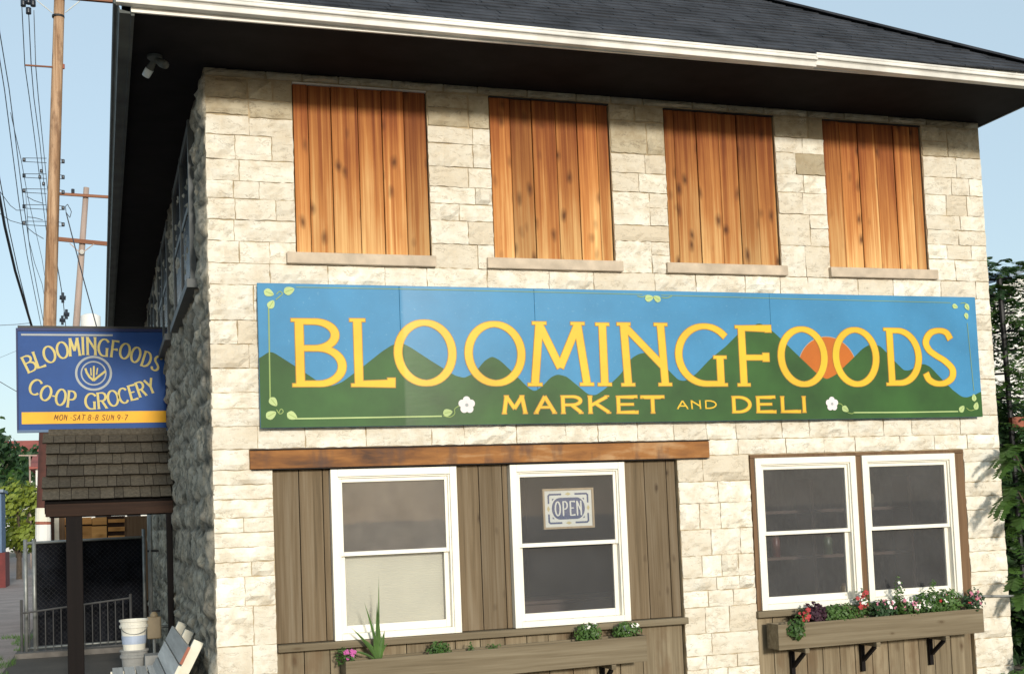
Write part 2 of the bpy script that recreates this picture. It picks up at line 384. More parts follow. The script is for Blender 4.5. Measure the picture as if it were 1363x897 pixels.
# ------------------------------------------------------------------ setting: ground, alley, path
def ground_mat():
    mt, nt, b = newmat('gravel_ground'); v = mapped(nt)
    n1 = noise(nt, v, .35, 6); n2 = noise(nt, v, 22, 6, .7)
    c = ramp(nt, n2, [(.3, (.11, .095, .075)), (.55, (.24, .205, .165)), (.8, (.36, .32, .27))])
    c = mixc(nt, ramp(nt, n1, [(.50, (0, 0, 0)), (.60, (.75, .75, .75))]), c, (.08, .095, .045))
    nt.links.new(c, b.inputs['Base Color']); b.inputs['Roughness'].default_value = .95
    bump(nt, b, n2, .7, .03); return mt
def road_mat(name, c0, c1):
    mt, nt, b = newmat(name); v = mapped(nt)
    n2 = noise(nt, v, 30, 6, .7); n1 = noise(nt, v, 1.2, 5)
    c = mixc(nt, ramp(nt, n1, [(.35, (.3,)*3), (.65, (1, 1, 1))]), c0, c1)
    c = mixc(nt, 1, c, ramp(nt, n2, [(.3, (.7,)*3), (.7, (1.15,)*3)]), 'MULTIPLY')
    nt.links.new(c, b.inputs['Base Color']); b.inputs['Roughness'].default_value = .9
    bump(nt, b, n2, .5, .01); return mt
g = MB().quad((-900, -900, 0), (900, -900, 0), (900, 900, 0), (-900, 900, 0)).build('ground', ground_mat()); g['kind'] = 'structure'
a = MB().quad((-7.5, -3.6, .004), (-2.15, -3.6, .004), (-2.15, 160, .004), (-7.5, 160, .004)).build('alley', road_mat('alley_gravel', (.20, .16, .14), (.34, .27, .24))); a['kind'] = 'structure'
a = MB().quad((-2.14, -1.8, .012), (-.0, -1.8, .012), (-.0, 16.4, .012), (-2.14, 16.4, .012)).build('path', road_mat('trodden_dirt', (.045, .036, .028), (.085, .07, .055))); a['kind'] = 'structure'
a = MB().quad((-60, -18, .008), (60, -18, .008), (60, -3.6, .008), (-60, -3.6, .008)).build('street', road_mat('asphalt', (.045, .045, .048), (.065, .063, .06))); a['kind'] = 'structure'
a = MB().box(-2.0, 60, -3.6, -1.9, 0, .12).build('pavement', road_mat('pavement_concrete', (.26, .25, .23), (.33, .32, .29))); a['kind'] = 'structure'

# ------------------------------------------------------------------ the building
W, DEP, ZS = 7.75, 13.7, 5.66
OVF, OVL = 1.12, .58
bld = empty('stone_building', (0, 0, 0), 'two storey cream limestone shop building with boarded upper windows and dark hipped roof', 'building')
UW = [(.730, 1.910, (0, .11, .28, .48, .66, .83, 1)), (2.484, 3.645, (0, .17, .35, .55, .73, .90, 1)),
      (4.198, 5.368, (0, .09, .29, .49, .66, .83, 1)), (5.910, 7.043, (0, .17, .35, .53, .72, .90, 1))]
UZ0, UZ1 = 4.125, 5.595
O1 = (.485, 4.170, 0, 2.30); O2 = (4.912, 7.306, 0, 2.32)
# masonry core with real openings
w = MB(); T0, T1 = .006, .34
xs = [0]
for a0, a1, _ in UW: xs += [a0, a1]
xs.append(W)
for i in range(0, len(xs), 2): w.box(xs[i], xs[i+1], T0, T1, UZ0, UZ1)
w.box(0, W, T0, T1, UZ1, 5.86); w.box(0, W, T0, T1, 2.32, UZ0)
w.box(0, O1[0], T0, T1, -.3, 2.32); w.box(O1[1], O2[0], T0, T1, -.3, 2.32); w.box(O2[1], W, T0, T1, -.3, 2.32)
w.box(O1[0], O1[1], T0, T1, 2.30, 2.32)
w.build('wall', M['mortar'], bld)
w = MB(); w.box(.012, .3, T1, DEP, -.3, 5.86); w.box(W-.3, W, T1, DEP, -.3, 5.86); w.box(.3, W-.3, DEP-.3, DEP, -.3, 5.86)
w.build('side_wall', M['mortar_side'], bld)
w = MB(); w.box(.3, W-.3, T1, DEP-.3, -.05, .02); w.box(.3, W-.3, T1, DEP-.3, 2.75, 2.9); w.box(.3, W-.3, 5.2, 5.3, .02, 2.75)
w.box(4.45, 4.55, T1, 5.2, .02, 2.75); w.box(.3, .31, T1, 5.2, .02, 2.75)
w.build('room', M['inside'], bld)

SGN = (.392, 7.570, 2.644, 3.858)       # big sign rectangle
def stone(x0, x1, z0, z1, mat, rough=1.0, deep=.012, g_=.0035):
    """rock-faced block: bulged, chipped grid front with returns into the joint"""
    x0 += g_; x1 -= g_; z0 += g_; z1 -= g_
    nx = max(4, min(11, round((x1-x0)/.045))); nz = max(3, min(7, round((z1-z0)/.04)))
    mb = MB(); ph = random.uniform(0, 90); lean = random.uniform(-.006, .006); bul = random.uniform(.004, .024)*rough
    jit = [[random.uniform(-.005, .005) for _ in range(nx+3)] for _ in range(2)]
    V = {}
    for j in range(nz+1):
        for i in range(nx+1):
            u, v = i/nx, j/nz
            x = x0+(x1-x0)*u; z = z0+(z1-z0)*v
            e = min(1, 4.5*min(u, 1-u))*min(1, 3.2*min(v, 1-v))
            n1 = mnoise.noise(Vector((x*5+ph, z*9, ph))); n2 = mnoise.noise(Vector((x*12, z*24+ph, 3)))
            edge = i in (0, nx) or j in (0, nz)
            y = -deep - lean*(v-.5)*2 - (bul*e + .017*rough*n1*(.35+.65*e) + .010*rough*n2*(.3+.7*e))
            if n2 > .22 and not edge: y += .014*rough
            if n1 < -.28 and not edge: y += .008*rough
            if edge:
                z += jit[0][i] if j in (0, nz) and i not in (0, nx) else 0
                x += jit[1][j] if i in (0, nx) and j not in (0, nz) else 0
                y += .003
            y = min(y, -.0015 if not edge else .003)
            V[i, j] = len(mb.v); mb.v.append((x, y, z))
    for j in range(nz):
        for i in range(nx): mb.f.append((V[i, j], V[i+1, j], V[i+1, j+1], V[i, j+1]))
    ring = [(i, 0) for i in range(nx)]+[(nx, j) for j in range(nz)]+[(i, nz) for i in range(nx, 0, -1)]+[(0, j) for j in range(nz, 0, -1)]
    b0 = len(mb.v)
    for k in ring: p = mb.v[V[k]]; mb.v.append((p[0], .012, p[2]))
    L = len(ring)
    for k in range(L):
        k2 = (k+1) % L; mb.f.append((V[ring[k2]], V[ring[k]], b0+k, b0+k2))
    return mb.build('stone', mat, bld)
nst = 0
def fill(x0, x1, z0, z1, hs=(.15, .19, .22, .30), ws=(.22, .55), top=False):
    global nst
    z = z1
    while z > z0+.02:
        h = random.choice(hs)
        if z-h < z0+.09: h = z-z0
        x = x0
        while x < x1-.01:
            wd = random.uniform(*ws)
            if h < .17: wd *= 1.05
            if x+wd > x1-.13: wd = x1-x
            parts = [(z-h, z)]
            if h > .27 and random.random() < .45:
                s_ = random.uniform(.4, .6); parts = [(z-h, z-h*s_), (z-h*s_, z)]
            for q0, q1 in parts:
                if x > SGN[0]+.05 and x+wd < SGN[1]-.05 and q0 > SGN[2]+.04 and q1 < SGN[3]-.04: continue
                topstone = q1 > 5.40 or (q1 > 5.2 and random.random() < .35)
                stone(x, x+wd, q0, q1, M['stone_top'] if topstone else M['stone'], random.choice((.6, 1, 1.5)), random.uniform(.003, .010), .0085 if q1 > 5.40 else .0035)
                nst += 1
            x += wd
        z -= h
# thin top course, upper piers, belt below the sills, courses either side of the sign, lower piers
fill(0, W, UZ1+.004, 5.675, (.08,), (.28, .5))
xs2 = [(0, UW[0][0])]+[(UW[i][1], UW[i+1][0]) for i in range(3)]+[(UW[3][1], W)]
for p in xs2: fill(p[0], p[1], 4.02, UZ1, (.15, .18, .21, .31), (.2, .42))
fill(0, W, 3.84, 4.02, (.18,), (.3, .62))
fill(0, .52, 2.66, 3.84, (.16, .2, .3), (.2, .5)); fill(7.4, W, 2.66, 3.84, (.16, .2, .3), (.2, .4))
fill(0, W, 2.47, 2.66, (.19,), (.28, .6))
fill(0, .298, 2.30, 2.47, (.17,), (.3, .4)); fill(4.49, W, 2.325, 2.47, (.145,), (.25, .5))
fill(0, O1[0], 0, 2.30, (.12, .15, .24, .32), (.2, .5)); fill(O1[1], O2[0], 0, 2.325, (.12, .15, .2, .24), (.17, .42)); fill(O2[1], W, 0, 2.325, (.13, .2, .28), (.3, .5))
print('front stones', nst)

# side wall: one rugged rock-faced relief
def side_relief():
    st = .04; ny = int(DEP/st); nz = int(5.72/st)
    zb = [0]
    while zb[-1] < 5.6: zb.append(zb[-1]+random.choice((.14, .2, .27, .36)))
    rows = []
    for k in range(len(zb)-1):
        yb = [random.uniform(-.2, 0)]
        while yb[-1] < DEP: yb.append(yb[-1]+random.uniform(.3, .7))
        rows.append((yb, [random.uniform(.03, .085) for _ in yb], [random.uniform(.55, 1.25) for _ in yb]))
    mb = MB(); tone = []
    for j in range(nz+1):
        for i in range(ny+1):
            ty, tz = i*st, j*st; y, z = ty+.07*mnoise.noise(Vector((ty*2.3, tz*2.9, 5))), tz+.085*mnoise.noise(Vector((ty*1.9, tz*2.7, 9))); k = 0; q = 0
            while k < len(zb)-2 and zb[k+1] < z: k += 1
            yb, pr, tn_ = rows[k]
            while q < len(yb)-2 and yb[q+1] < y: q += 1
            d = min(y-yb[q], yb[q+1]-y, z-zb[k], zb[k+1]-z); e = max(0, min(1, (d+.012*mnoise.noise(Vector((y*13, z*13, 2))))/.040)); tone.append(tn_[q]*(.25+.75*e))
            n1 = mnoise.noise(Vector((y*4, z*4, 1.3))); n2 = mnoise.noise(Vector((y*11, z*11, 7)))
            f1 = mnoise.fractal(Vector((y*5, z*7, 4)), .7, 2.3, 5); n4 = abs(mnoise.noise(Vector((y*7.5, z*9.5, 11))))
            h = .004 + (.08+.92*e)*pr[q]*.62 + .026*n1*(.5+.5*e) + .038*f1 - .05*n4*(1-e*.4)
            h = max(h, -.008)*min(1, .1+ty/(.10+.10*abs(n1)))
            mb.v.append((-h, ty, tz))
    for j in range(nz):
        for i in range(ny):
            a = j*(ny+1)+i; mb.f.append((a, a+ny+1, a+ny+2, a+1))
    # return of the corner stones onto the front
    b0 = len(mb.v)
    for j in range(nz+1): mb.v.append((.014, .0, j*st))
    for j in range(nz): mb.f.append((j*(ny+1), b0+j, b0+j+1, (j+1)*(ny+1)))
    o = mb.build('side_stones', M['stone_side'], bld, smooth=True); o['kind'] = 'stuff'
    at_ = o.data.attributes.new('block_tone', 'FLOAT', 'POINT'); at_.data.foreach_set('value', tone+[1.0]*(len(mb.v)-len(tone)))
side_relief()
# side windows, seen at a glancing angle
M['greyframe'] = plain('grey_frame_paint', (.075, .083, .085), .6, .15, 4, .1)
M['darkpane'] = plain('dark_side_glass', (.012, .013, .015), .15, .2, 3, 0)
for (y0, y1, z0, z1) in ((.95, 3.5, 4.05, 5.52), (4.9, 7.4, 4.15, 5.52), (8.6, 11.0, 4.2, 5.52)):
    f = MB(); X0, X1 = -.075, -.02
    for yv in (y0, (y0+y1)/2-.04, y1-.08): f.box(X0, X1, yv, yv+.08, z0, z1)
    for ya, yb in ((y0+.08, (y0+y1)/2-.04), ((y0+y1)/2+.04, y1-.08)):
        f.box(X0+.005, X1, ya, yb, z1-.09, z1); f.box(X0+.005, X1, ya, yb, z0, z0+.07); f.box(X0+.01, X1, ya, yb, (z0+z1)/2-.03, (z0+z1)/2+.03)
    fo = f.build('side_window', M['greyframe'], bld)
    MB().box(-.055, -.03, y0+.08, y1-.08, z0+.07, z1-.09).build('pane', M['darkpane'], fo)
    MB().box(-.115, -.01, y0-.10, y1+.10, z0-.08, z0-.004).build('sill', M['greyframe'], fo)

# boarded upper windows
for k, (x0, x1, fr) in enumerate(UW):
    bw = empty('boarded_window', (x0, 0, UZ0)); bw.parent = bld
    for i in range(len(fr)-1):
        a0 = x0+.006+(x1-x0-.012)*fr[i]; a1 = x0+.006+(x1-x0-.012)*fr[i+1]
        dy = (.0, .007)[i % 2]+random.uniform(0, .003)
        s_ = .0032
        mb = MB(); yf = .012+dy; c_ = .004; zb = UZ0+random.uniform(.001, .008); zt = UZ1-.012-random.uniform(0, .005)
        x_0, x_1 = a0+s_, a1-s_
        prof = [(x_0, yf+c_), (x_0+c_, yf), (x_1-c_, yf), (x_1, yf+c_), (x_1, yf+.025), (x_0, yf+.025)]
        n = len(prof); mb.v = [(p[0], p[1], zb) for p in prof]+[(p[0], p[1], zt) for p in prof]
        for q in range(n): mb.f.append((q, (q+1) % n, n+(q+1) % n, n+q))
        mb.f.append(tuple(range(n-1, -1, -1))); mb.f.append(tuple(range(n, 2*n)))
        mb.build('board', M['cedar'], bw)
    MB().box(x0, x1, .05, .30, UZ0, UZ1).build('backing', M['darkwood'], bw)
    MB().box(x0+.004, x1-.004, -.006, .05, UZ1-.012, UZ1-.001).build('flashing', M['gutter'] if k == 0 else M['iron'], bw)
    sx = at((382, 649, 888, 1106)[k], (338, 344, 349, 356)[k], -.05)[0]; ex = at((581, 830, 1049, 1249)[k], (350, 355, 360, 365)[k], -.05)[0]
    sb = MB(); sb.box(sx, ex, -.055, .05, 4.022, 4.118); sb.build('sill', M['sill'], bw, bevel=.006)

# ground floor: lintel, timber infill, ledges, windows
lb = MB(); lb.box(.300, 4.488, -.035, .10, 2.304, 2.455); lb.build('lintel', M['lintel'], bld, bevel=.004)
MB().box(.300, 4.488, -.048, .06, 2.458, 2.468).build('drip_edge', M['lintelsteel'], bld)
MB().box(.310, 4.480, -.041, .06, 2.296, 2.302).build('drip_edge', M['lintelsteel'], bld)
def boards(parent, edges, z0, z1, mat, yf=.045, th=.03, gap=.003):
    for i in range(len(edges)-1):
        d = random.uniform(0, .006)
        mb = MB().box(edges[i]+gap, edges[i+1]-gap, yf+d, yf+d+th, z0, z1); mb.build('board', mat, parent, bevel=.004)
inf1 = empty('timber_infill', (O1[0], .05, 0)); inf1.parent = bld
LZ = .80
boards(inf1, [.487, .706, .905, .962], .862, 2.292, M['greywood']); boards(inf1, [2.056, 2.275, 2.49, 2.541], .862, 2.292, M['greywood'])
boards(inf1, [3.632, 3.855, 4.075, 4.166], .862, 2.292, M['greywood'])
e = [.487]
while e[-1] < 3.95: e.append(e[-1]+random.choice((.2, .215, .225)))
e[-1] = 4.166
boards(inf1, e, -.05, .796, M['greywood_low'])
for (x0, x1, z0, z1) in ((.49, .98, .80, 2.29), (2.04, 2.56, .80, 2.29), (3.61, 4.166, .80, 2.29), (.49, 4.166, -.05, .80)): MB().box(x0, x1, .1005, .12, z0, z1).build('backing_panel', M['darkwood'], inf1)
MB().box(.489, 4.185, -.055, .084, .800, .858).build('ledge', M['boxwood'], inf1, bevel=.005)
inf2 = empty('timber_infill', (O2[0], .05, 0)); inf2.parent = bld
e = [4.915]
while e[-1] < 7.1: e.append(e[-1]+random.uniform(.165, .195))
e[-1] = 7.303
boards(inf2, e, -.05, .796, M['greywood_low'])
MB().box(4.92, 7.30, .1005, .12, -.05, .86).build('backing_panel', M['darkwood'], inf2)
MB().box(4.90, 7.345, -.05, .084, .806, .866).build('ledge', M['boxwood'], inf2, bevel=.005)
for (x0, x1) in ((4.916, 4.958), (6.050, 6.118), (7.188, 7.300)): MB().box(x0, x1, -.012, .10, .868, 2.285).build('trim', M['trim_brown'], inf2, bevel=.003)
MB().box(4.916, 7.300, -.016, .10, 2.287, 2.319).build('trim', M['trim_brown'], inf2, bevel=.003)

def window(x0, x1, z0, z1, parent, upper=None):
    win = empty('window', (x0, 0, z0)); win.parent = parent
    cw = .062; y0 = -.028
    f = MB()
    f.box(x0, x0+cw, y0, .10, z0, z1); f.box(x1-cw, x1, y0, .10, z0, z1)
    f.box(x0+cw, x1-cw, y0+.001, .10, z1-cw, z1); f.box(x0+cw, x1-cw, y0+.001, .10, z0, z0+cw*.85)
    f.build('frame', M['white'], win, bevel=.003)
    # stepped inner stop
    s = MB(); a0, a1, b0, b1 = x0+cw, x1-cw, z0+cw*.85, z1-cw
    s.box(a0, a0+.014, -.008, .10, b0, b1); s.box(a1-.014, a1, -.008, .10, b0, b1); s.box(a0+.014, a1-.014, -.007, .10, b1-.014, b1)
    s.build('stop', M['white'], win, bevel=.002)
    zm = (b0+b1)/2+.005; a0 += .014; a1 -= .014; b1 -= .014
    def sash(z_0, z_1, y, top, bot, side):
        q = MB()
        q.box(a0, a0+side, y, y+.035, z_0, z_1); q.box(a1-side, a1, y, y+.035, z_0, z_1)
        q.box(a0+side, a1-side, y+.001, y+.035, z_1-top, z_1); q.box(a0+side, a1-side, y+.001, y+.035, z_0, z_0+bot)
        q.build('sash', M['white'], win, bevel=.003)
        MB().quad((a0+side, y+.018, z_0+bot), (a1-side, y+.018, z_0+bot), (a1-side, y+.018, z_1-top), (a0+side, y+.018, z_1-top)).build('pane', M['glass'], win)
        return (a0+side, a1-side, z_0+bot, z_1-top)
    up_ = sash(zm-.018, b1, .012, .034, .036, .026)
    lo_ = sash(b0, zm+.012, .05, .026, .062, .040)
    f = MB().box(a0, a1, .049, .10, b0-.002, b0+.001)
    return win, up_, lo_
WA = window(.961, 2.056, .860, 2.284, bld); WB = window(2.541, 3.632, .862, 2.284, bld)
WC = window(4.960, 6.048, .868, 2.286, bld); WD = window(6.120, 7.186, .868, 2.286, bld)
# insect screen over the upper pane of the first window
u = WA[1]; MB().box(u[0], u[1], .034, .037, u[2], u[3]).build('insect_screen', M['screen'], WA[0])
u = WA[2]
bl = MB()
z = u[2]-.01
while z < u[3]+.03:
    bl.obox(((u[0]+u[1])/2, .115, z), (1, 0, 0), (0, .5, -.86), (0, .86, .5), (u[1]-u[0])/2+.01, .012, .0007); z += .0205
o = bl.build('window_blind', M['blind']); solo(o); tag(o, 'closed cream slatted blind behind the lower pane of the leftmost ground floor window', 'blind')

# eaves, gutter, roof
XL, XR, YF, YB = -OVL, W+.08, -OVF, DEP+.45
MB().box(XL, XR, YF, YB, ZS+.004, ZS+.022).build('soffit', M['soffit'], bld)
MB().box(XL-.024, XR, YF-.02, YF, ZS-.03, ZS+.11).build('fascia', M['gutter'], bld)
MB().box(XL-.024, XL, YF, YB, ZS-.05, ZS+.11).build('fascia', M['fascia_dark'], bld)
MB().box(XR, XR+.024, YF-.02, YB, ZS-.0, ZS+.11).build('fascia', M['fascia_dark'], bld)
def gutter(p0, p1, out, mat, h=.115, d=.105):
    """ogee gutter between two points, out = unit vector away from the wall"""
    p0, p1, o_ = Vector(p0), Vector(p1), Vector(out)
    prof = [(0, -h), (.66*d, -h), (.68*d, -h*.94), (.72*d, -h*.62), (.80*d, -h*.52), (.97*d, -h*.48), (d, -h*.42), (.985*d, -h*.20), (1.03*d, -h*.15), (1.03*d, 0), (d-.012, 0), (d-.012, -.02), (.6*d, -h*.8), (.004, -h*.9)]
    mb = MB(); n = len(prof)
    for p in (p0, p1):
        for q in prof: mb.v.append(tuple(p+o_*q[0]+Vector((0, 0, q[1]))))
    for i in range(n): mb.f.append((i, (i+1) % n, n+(i+1) % n, n+i))
    mb.f.append(tuple(range(n))); mb.f.append(tuple(range(2*n-1, n-1, -1)))
    return mb.build('gutter', mat, bld)
gy = YF-.022
gutter((XL-.13, gy, 5.765), (5.10, gy, 5.722), (0, -1, 0), M['gutter'], .097)
gutter((5.085, gy-.004, 5.736), (XR+.10, gy-.004, 5.695), (0, -1, 0), M['gutter'], .097)
gutter((XL-.026, gy, 5.745), (XL-.026, YB+.1, 5.70), (-1, 0, 0), M['fascia_dark'], .13, .12)
# hipped roof
PT = math.tan(R(34)); ZR = 5.77
ex0, ex1, ey0, ey1 = XL-.06, XR+.03, YF-.05, YB+.03
hw = (ex1-ex0)/2; rz = ZR+hw*PT; cxr = (ex0+ex1)/2
A_, B_, C_, D_ = (ex0, ey0, ZR), (ex1, ey0, ZR), (ex1, ey1, ZR), (ex0, ey1, ZR)
E_, F_ = (cxr, ey0+hw, rz), (cxr, ey1-hw, rz)
rf = MB(); rf.poly([A_, B_, E_]); rf.poly([B_, C_, F_, E_]); rf.poly([C_, D_, F_]); rf.poly([D_, A_, E_, F_]); rf.poly([D_, C_, B_, A_])
rf.build('roof', M['shingle'], bld)
def roof_face(ox, oy, ux, uy, vx, vy, length, half, name):
    """laid shingles: u along the eave, v up the slope; rows shorten towards the hips"""
    mb = MB(); ex = .135; cs = 1/math.sqrt(1+PT*PT); sl = ex*cs
    nrow = int(half/sl); nrm = Vector((-vx*PT, -vy*PT, 1)).normalized()
    for r in range(nrow):
        v0 = r*sl-(.02 if r == 0 else 0); v1 = min(r*sl+sl*1.06, half)
        a = v1; bnd = length-v1; u_ = a+random.uniform(-.3, 0)
        lift = random.uniform(.007, .012)
        while u_ < bnd:
            wd = .305
            p0, p1 = max(u_, a-.02), min(u_+wd-.006, bnd+.02)
            u_ += wd
            if p1 <= p0: continue
            l0 = lift+random.uniform(0, .006)
            def P(u, v, l): return Vector((ox+ux*u+vx*v, oy+uy*u+vy*v, ZR+v*PT))+nrm*l
            n = len(mb.v)
            mb.v += [tuple(q) for q in (P(p0, v0, l0), P(p1, v0, l0), P(p1, v1, .003), P(p0, v1, .003), P(p0, v0, -.001), P(p1, v0, -.001))]
            mb.f += [(n, n+1, n+2, n+3), (n+4, n+5, n+1, n), (n+4, n, n+3), (n+5, n+2, n+1)]
    o = mb.build(name, M['shingle'], bld); o['kind'] = 'stuff'
roof_face(ex0, ey0, 1, 0, 0, 1, ex1-ex0, hw, 'shingles')
roof_face(ex0, ey1, 0, -1, 1, 0, ey1-ey0, hw, 'shingles')
MB().bar((ex1, ey0, ZR+.012), (cxr, ey0+hw, rz+.012), .2, .02).build('hip_cap', M['shingle'], bld)
MB().bar((ex0, ey0, ZR+.012), (cxr, ey0+hw, rz+.012), .2, .02).build('hip_cap', M['shingle'], bld)

# twin floodlight under the eave
fl = empty('floodlight', (-.42, -.18, ZS), 'twin floodlight with white bulb under the dark eave at the left corner', 'light')
MB().lathe((-.40, -.2, ZS-.05), [(.001, .05), (.06, .05), (.06, .03), (.03, 0), (.001, 0)]).build('mount', M['fascia_dark'], fl)
for (dx, dy, dz) in ((-.06, .07, -.10), (.06, -.08, -.06)):
    c0 = Vector((-.40, -.2, ZS-.03)); d = Vector((dx, dy, dz)).normalized()
    MB().tube([c0, c0+d*.06, c0+d*.1], .02, 10, .035).build('socket', M['fascia_dark'], fl)
    MB().tube([c0+d*.09, c0+d*.13, c0+d*.155, c0+d*.16], .036, 12, .03).build('bulb', M['bulb'] if dx < 0 else M['fascia_dark'], fl, smooth=True)

# ------------------------------------------------------------------ lettering
def arc(cx, cy, rx, ry, a0, a1, n=20):
    return [(cx+rx*math.cos(R(a0+(a1-a0)*i/n)), cy+ry*math.sin(R(a0+(a1-a0)*i/n))) for i in range(n+1)]
def crom(p, k=6):
    p = [p[0]]+list(p)+[p[-1]]; out = []
    for i in range(1, len(p)-2):
        for j in range(k):
            t = j/k; out.append(tuple(.5*(2*p[i][a]+(p[i+1][a]-p[i-1][a])*t+(2*p[i-1][a]-5*p[i][a]+4*p[i+1][a]-p[i+2][a])*t*t+(3*p[i][a]-p[i-1][a]-3*p[i+1][a]+p[i+2][a])*t**3) for a in (0, 1)))
    return out+[p[-1]]
G = {
 'B': ([[(.14, 0), (.14, 1)], [(.14, 1), (.42, 1)]+arc(.45, .785, .42, .215, 90, -90)+[(.14, .57)], [(.30, .57), (.5, .57)]+arc(.52, .285, .48, .285, 90, -90)+[(.14, 0)]], [(.14, 0), (.14, 1)]),
 'L': ([[(.2, 0), (.2, 1)], [(.2, 0), (.98, 0), (.98, .09)]], [(.2, 0), (.2, 1)]),
 'O': ([arc(.5, .5, .5, .5, 90, 450, 40)], []),
 'M': ([[(.10, 0), (.20, 1)], [(.20, 1), (.5, .27)], [(.5, .27), (.80, 1)], [(.80, 1), (.91, 0)]], [(.10, 0), (.20, 1), (.80, 1), (.91, 0)]),
 'I': ([[(.5, 0), (.5, 1)]], [(.5, 0), (.5, 1)]),
 'N': ([[(.16, 0), (.12, 1)], [(.12, 1), (.87, .28)], [(.88, 0), (.84, 1)]], [(.16, 0), (.12, 1), (.88, 0), (.84, 1)]),
 'G': ([arc(.56, .5, .56, .5, 40, 270, 30)+[(.86, .0)], [(.86, 0), (.86, .46)]], [(.86, 0), (.86, .46)]),
 'F': ([[(.28, 0), (.28, 1)], [(.28, 1), (.97, 1), (.97, .93)], [(.28, .47), (.88, .47)], [(.88, .40), (.88, .55)]], [(.28, 0), (.28, 1)]),
 'D': ([[(.2, 0), (.2, 1)], [(.2, 1), (.42, 1)]+arc(.42, .5, .58, .5, 90, -90, 28)+[(.2, 0)]], [(.2, 0), (.2, 1)]),
 'S': ([crom([(.92, .84), (.80, .96), (.55, 1), (.26, .95), (.09, .79), (.17, .64), (.40, .53), (.70, .42), (.93, .27), (.90, .11), (.66, .01), (.36, .0), (.13, .07), (.03, .19)])], []),
 'A': ([[(.08, 0), (.5, 1)], [(.5, 1), (.92, 0)], [(.22, .33), (.78, .33)]], [(.08, 0), (.92, 0)]),
 'R': ([[(.16, 0), (.16, 1)], [(.16, 1), (.5, 1)]+arc(.55, .74, .36, .26, 90, -90)+[(.16, .48)], [(.52, .48), (.92, 0)]], [(.16, 0), (.16, 1), (.92, 0)]),
 'K': ([[(.16, 0), (.16, 1)], [(.16, .42), (.86, 1)], [(.38, .58), (.92, 0)]], [(.16, 0), (.16, 1), (.92, 0), (.86, 1)]),
 'E': ([[(.2, 0), (.2, 1)], [(.2, 1), (.95, 1), (.95, .93)], [(.2, .52), (.85, .52)], [(.2, 0), (.97, 0), (.97, .08)]], [(.2, 0), (.2, 1)]),
 'T': ([[(.5, 0), (.5, 1)], [(.02, .93), (.02, 1), (.98, 1), (.98, .93)]], [(.5, 0)]),
 'C': ([arc(.56, .5, .56, .5, 42, 318, 30)], []),
 'P': ([[(.2, 0), (.2, 1)], [(.2, 1), (.5, 1)]+arc(.52, .73, .42, .27, 90, -90)+[(.2, .46)]], [(.2, 0), (.2, 1)]),
 'Y': ([[(.5, 0), (.5, .45)], [(.5, .45), (.06, 1)], [(.5, .45), (.94, 1)]], [(.5, 0)]),
 'U': ([[(.1, 1), (.1, .35)]+arc(.5, .35, .4, .35, 180, 360)+[(.9, 1)]], []),
 '-': ([[(.1, .45), (.9, .45)]], []), '.': ([[(.4, .03), (.6, .03)]], []),
 '8': ([arc(.5, .75, .36, .25, -90, 270, 22), arc(.5, .25, .45, .25, 90, 450, 22)], []),
 '9': ([arc(.5, .70, .40, .30, 0, 360, 22), [(.9, .7), (.62, 0)]], []), '7': ([[(.05, 1), (.95, 1), (.4, 0)]], []),
}
def strip(mb, pts, wt, wn_, y, grow=0):
    """flat brush stroke: thick where it runs up and down, thin where it runs across"""
    P = [Vector((p[0], p[1])) for p in pts]
    P = [p for i, p in enumerate(P) if i == 0 or (p-P[i-1]).length > 1e-4]
    if len(P) < 2: return
    closed = (P[0]-P[-1]).length < 1e-6
    Nn = len(P); L = []; Rr = []
    for i in range(Nn):
        if closed: a, b = P[(i-1) % (Nn-1)], P[(i+1) % (Nn-1)]; d0 = (P[i]-a); d1 = (b-P[i]) if i < Nn-1 else (P[1]-P[0])
        else: d0 = P[i]-P[i-1] if i else P[1]-P[0]; d1 = P[i+1]-P[i] if i < Nn-1 else P[i]-P[i-1]
        d0 = d0.normalized(); d1 = d1.normalized(); t = (d0+d1)
        t = t.normalized() if t.length > 1e-6 else d0
        nr = Vector((-t.y, t.x)); c = max(.5, nr.dot(Vector((-d1.y, d1.x))))
        w_ = (wn_+(wt-wn_)*abs(t.y))/2+grow
        p = P[i]
        if not closed:
            if i == 0: p = p-t*grow
            if i == Nn-1: p = p+t*grow
        L.append(p+nr*w_/c); Rr.append(p-nr*w_/c)
    b0 = len(mb.v)
    for l, r in zip(L, Rr): mb.v += [(l.x, y, l.y), (r.x, y, r.y)]
    for i in range(Nn-1): mb.f.append((b0+2*i, b0+2*i+1, b0+2*i+3, b0+2*i+2))
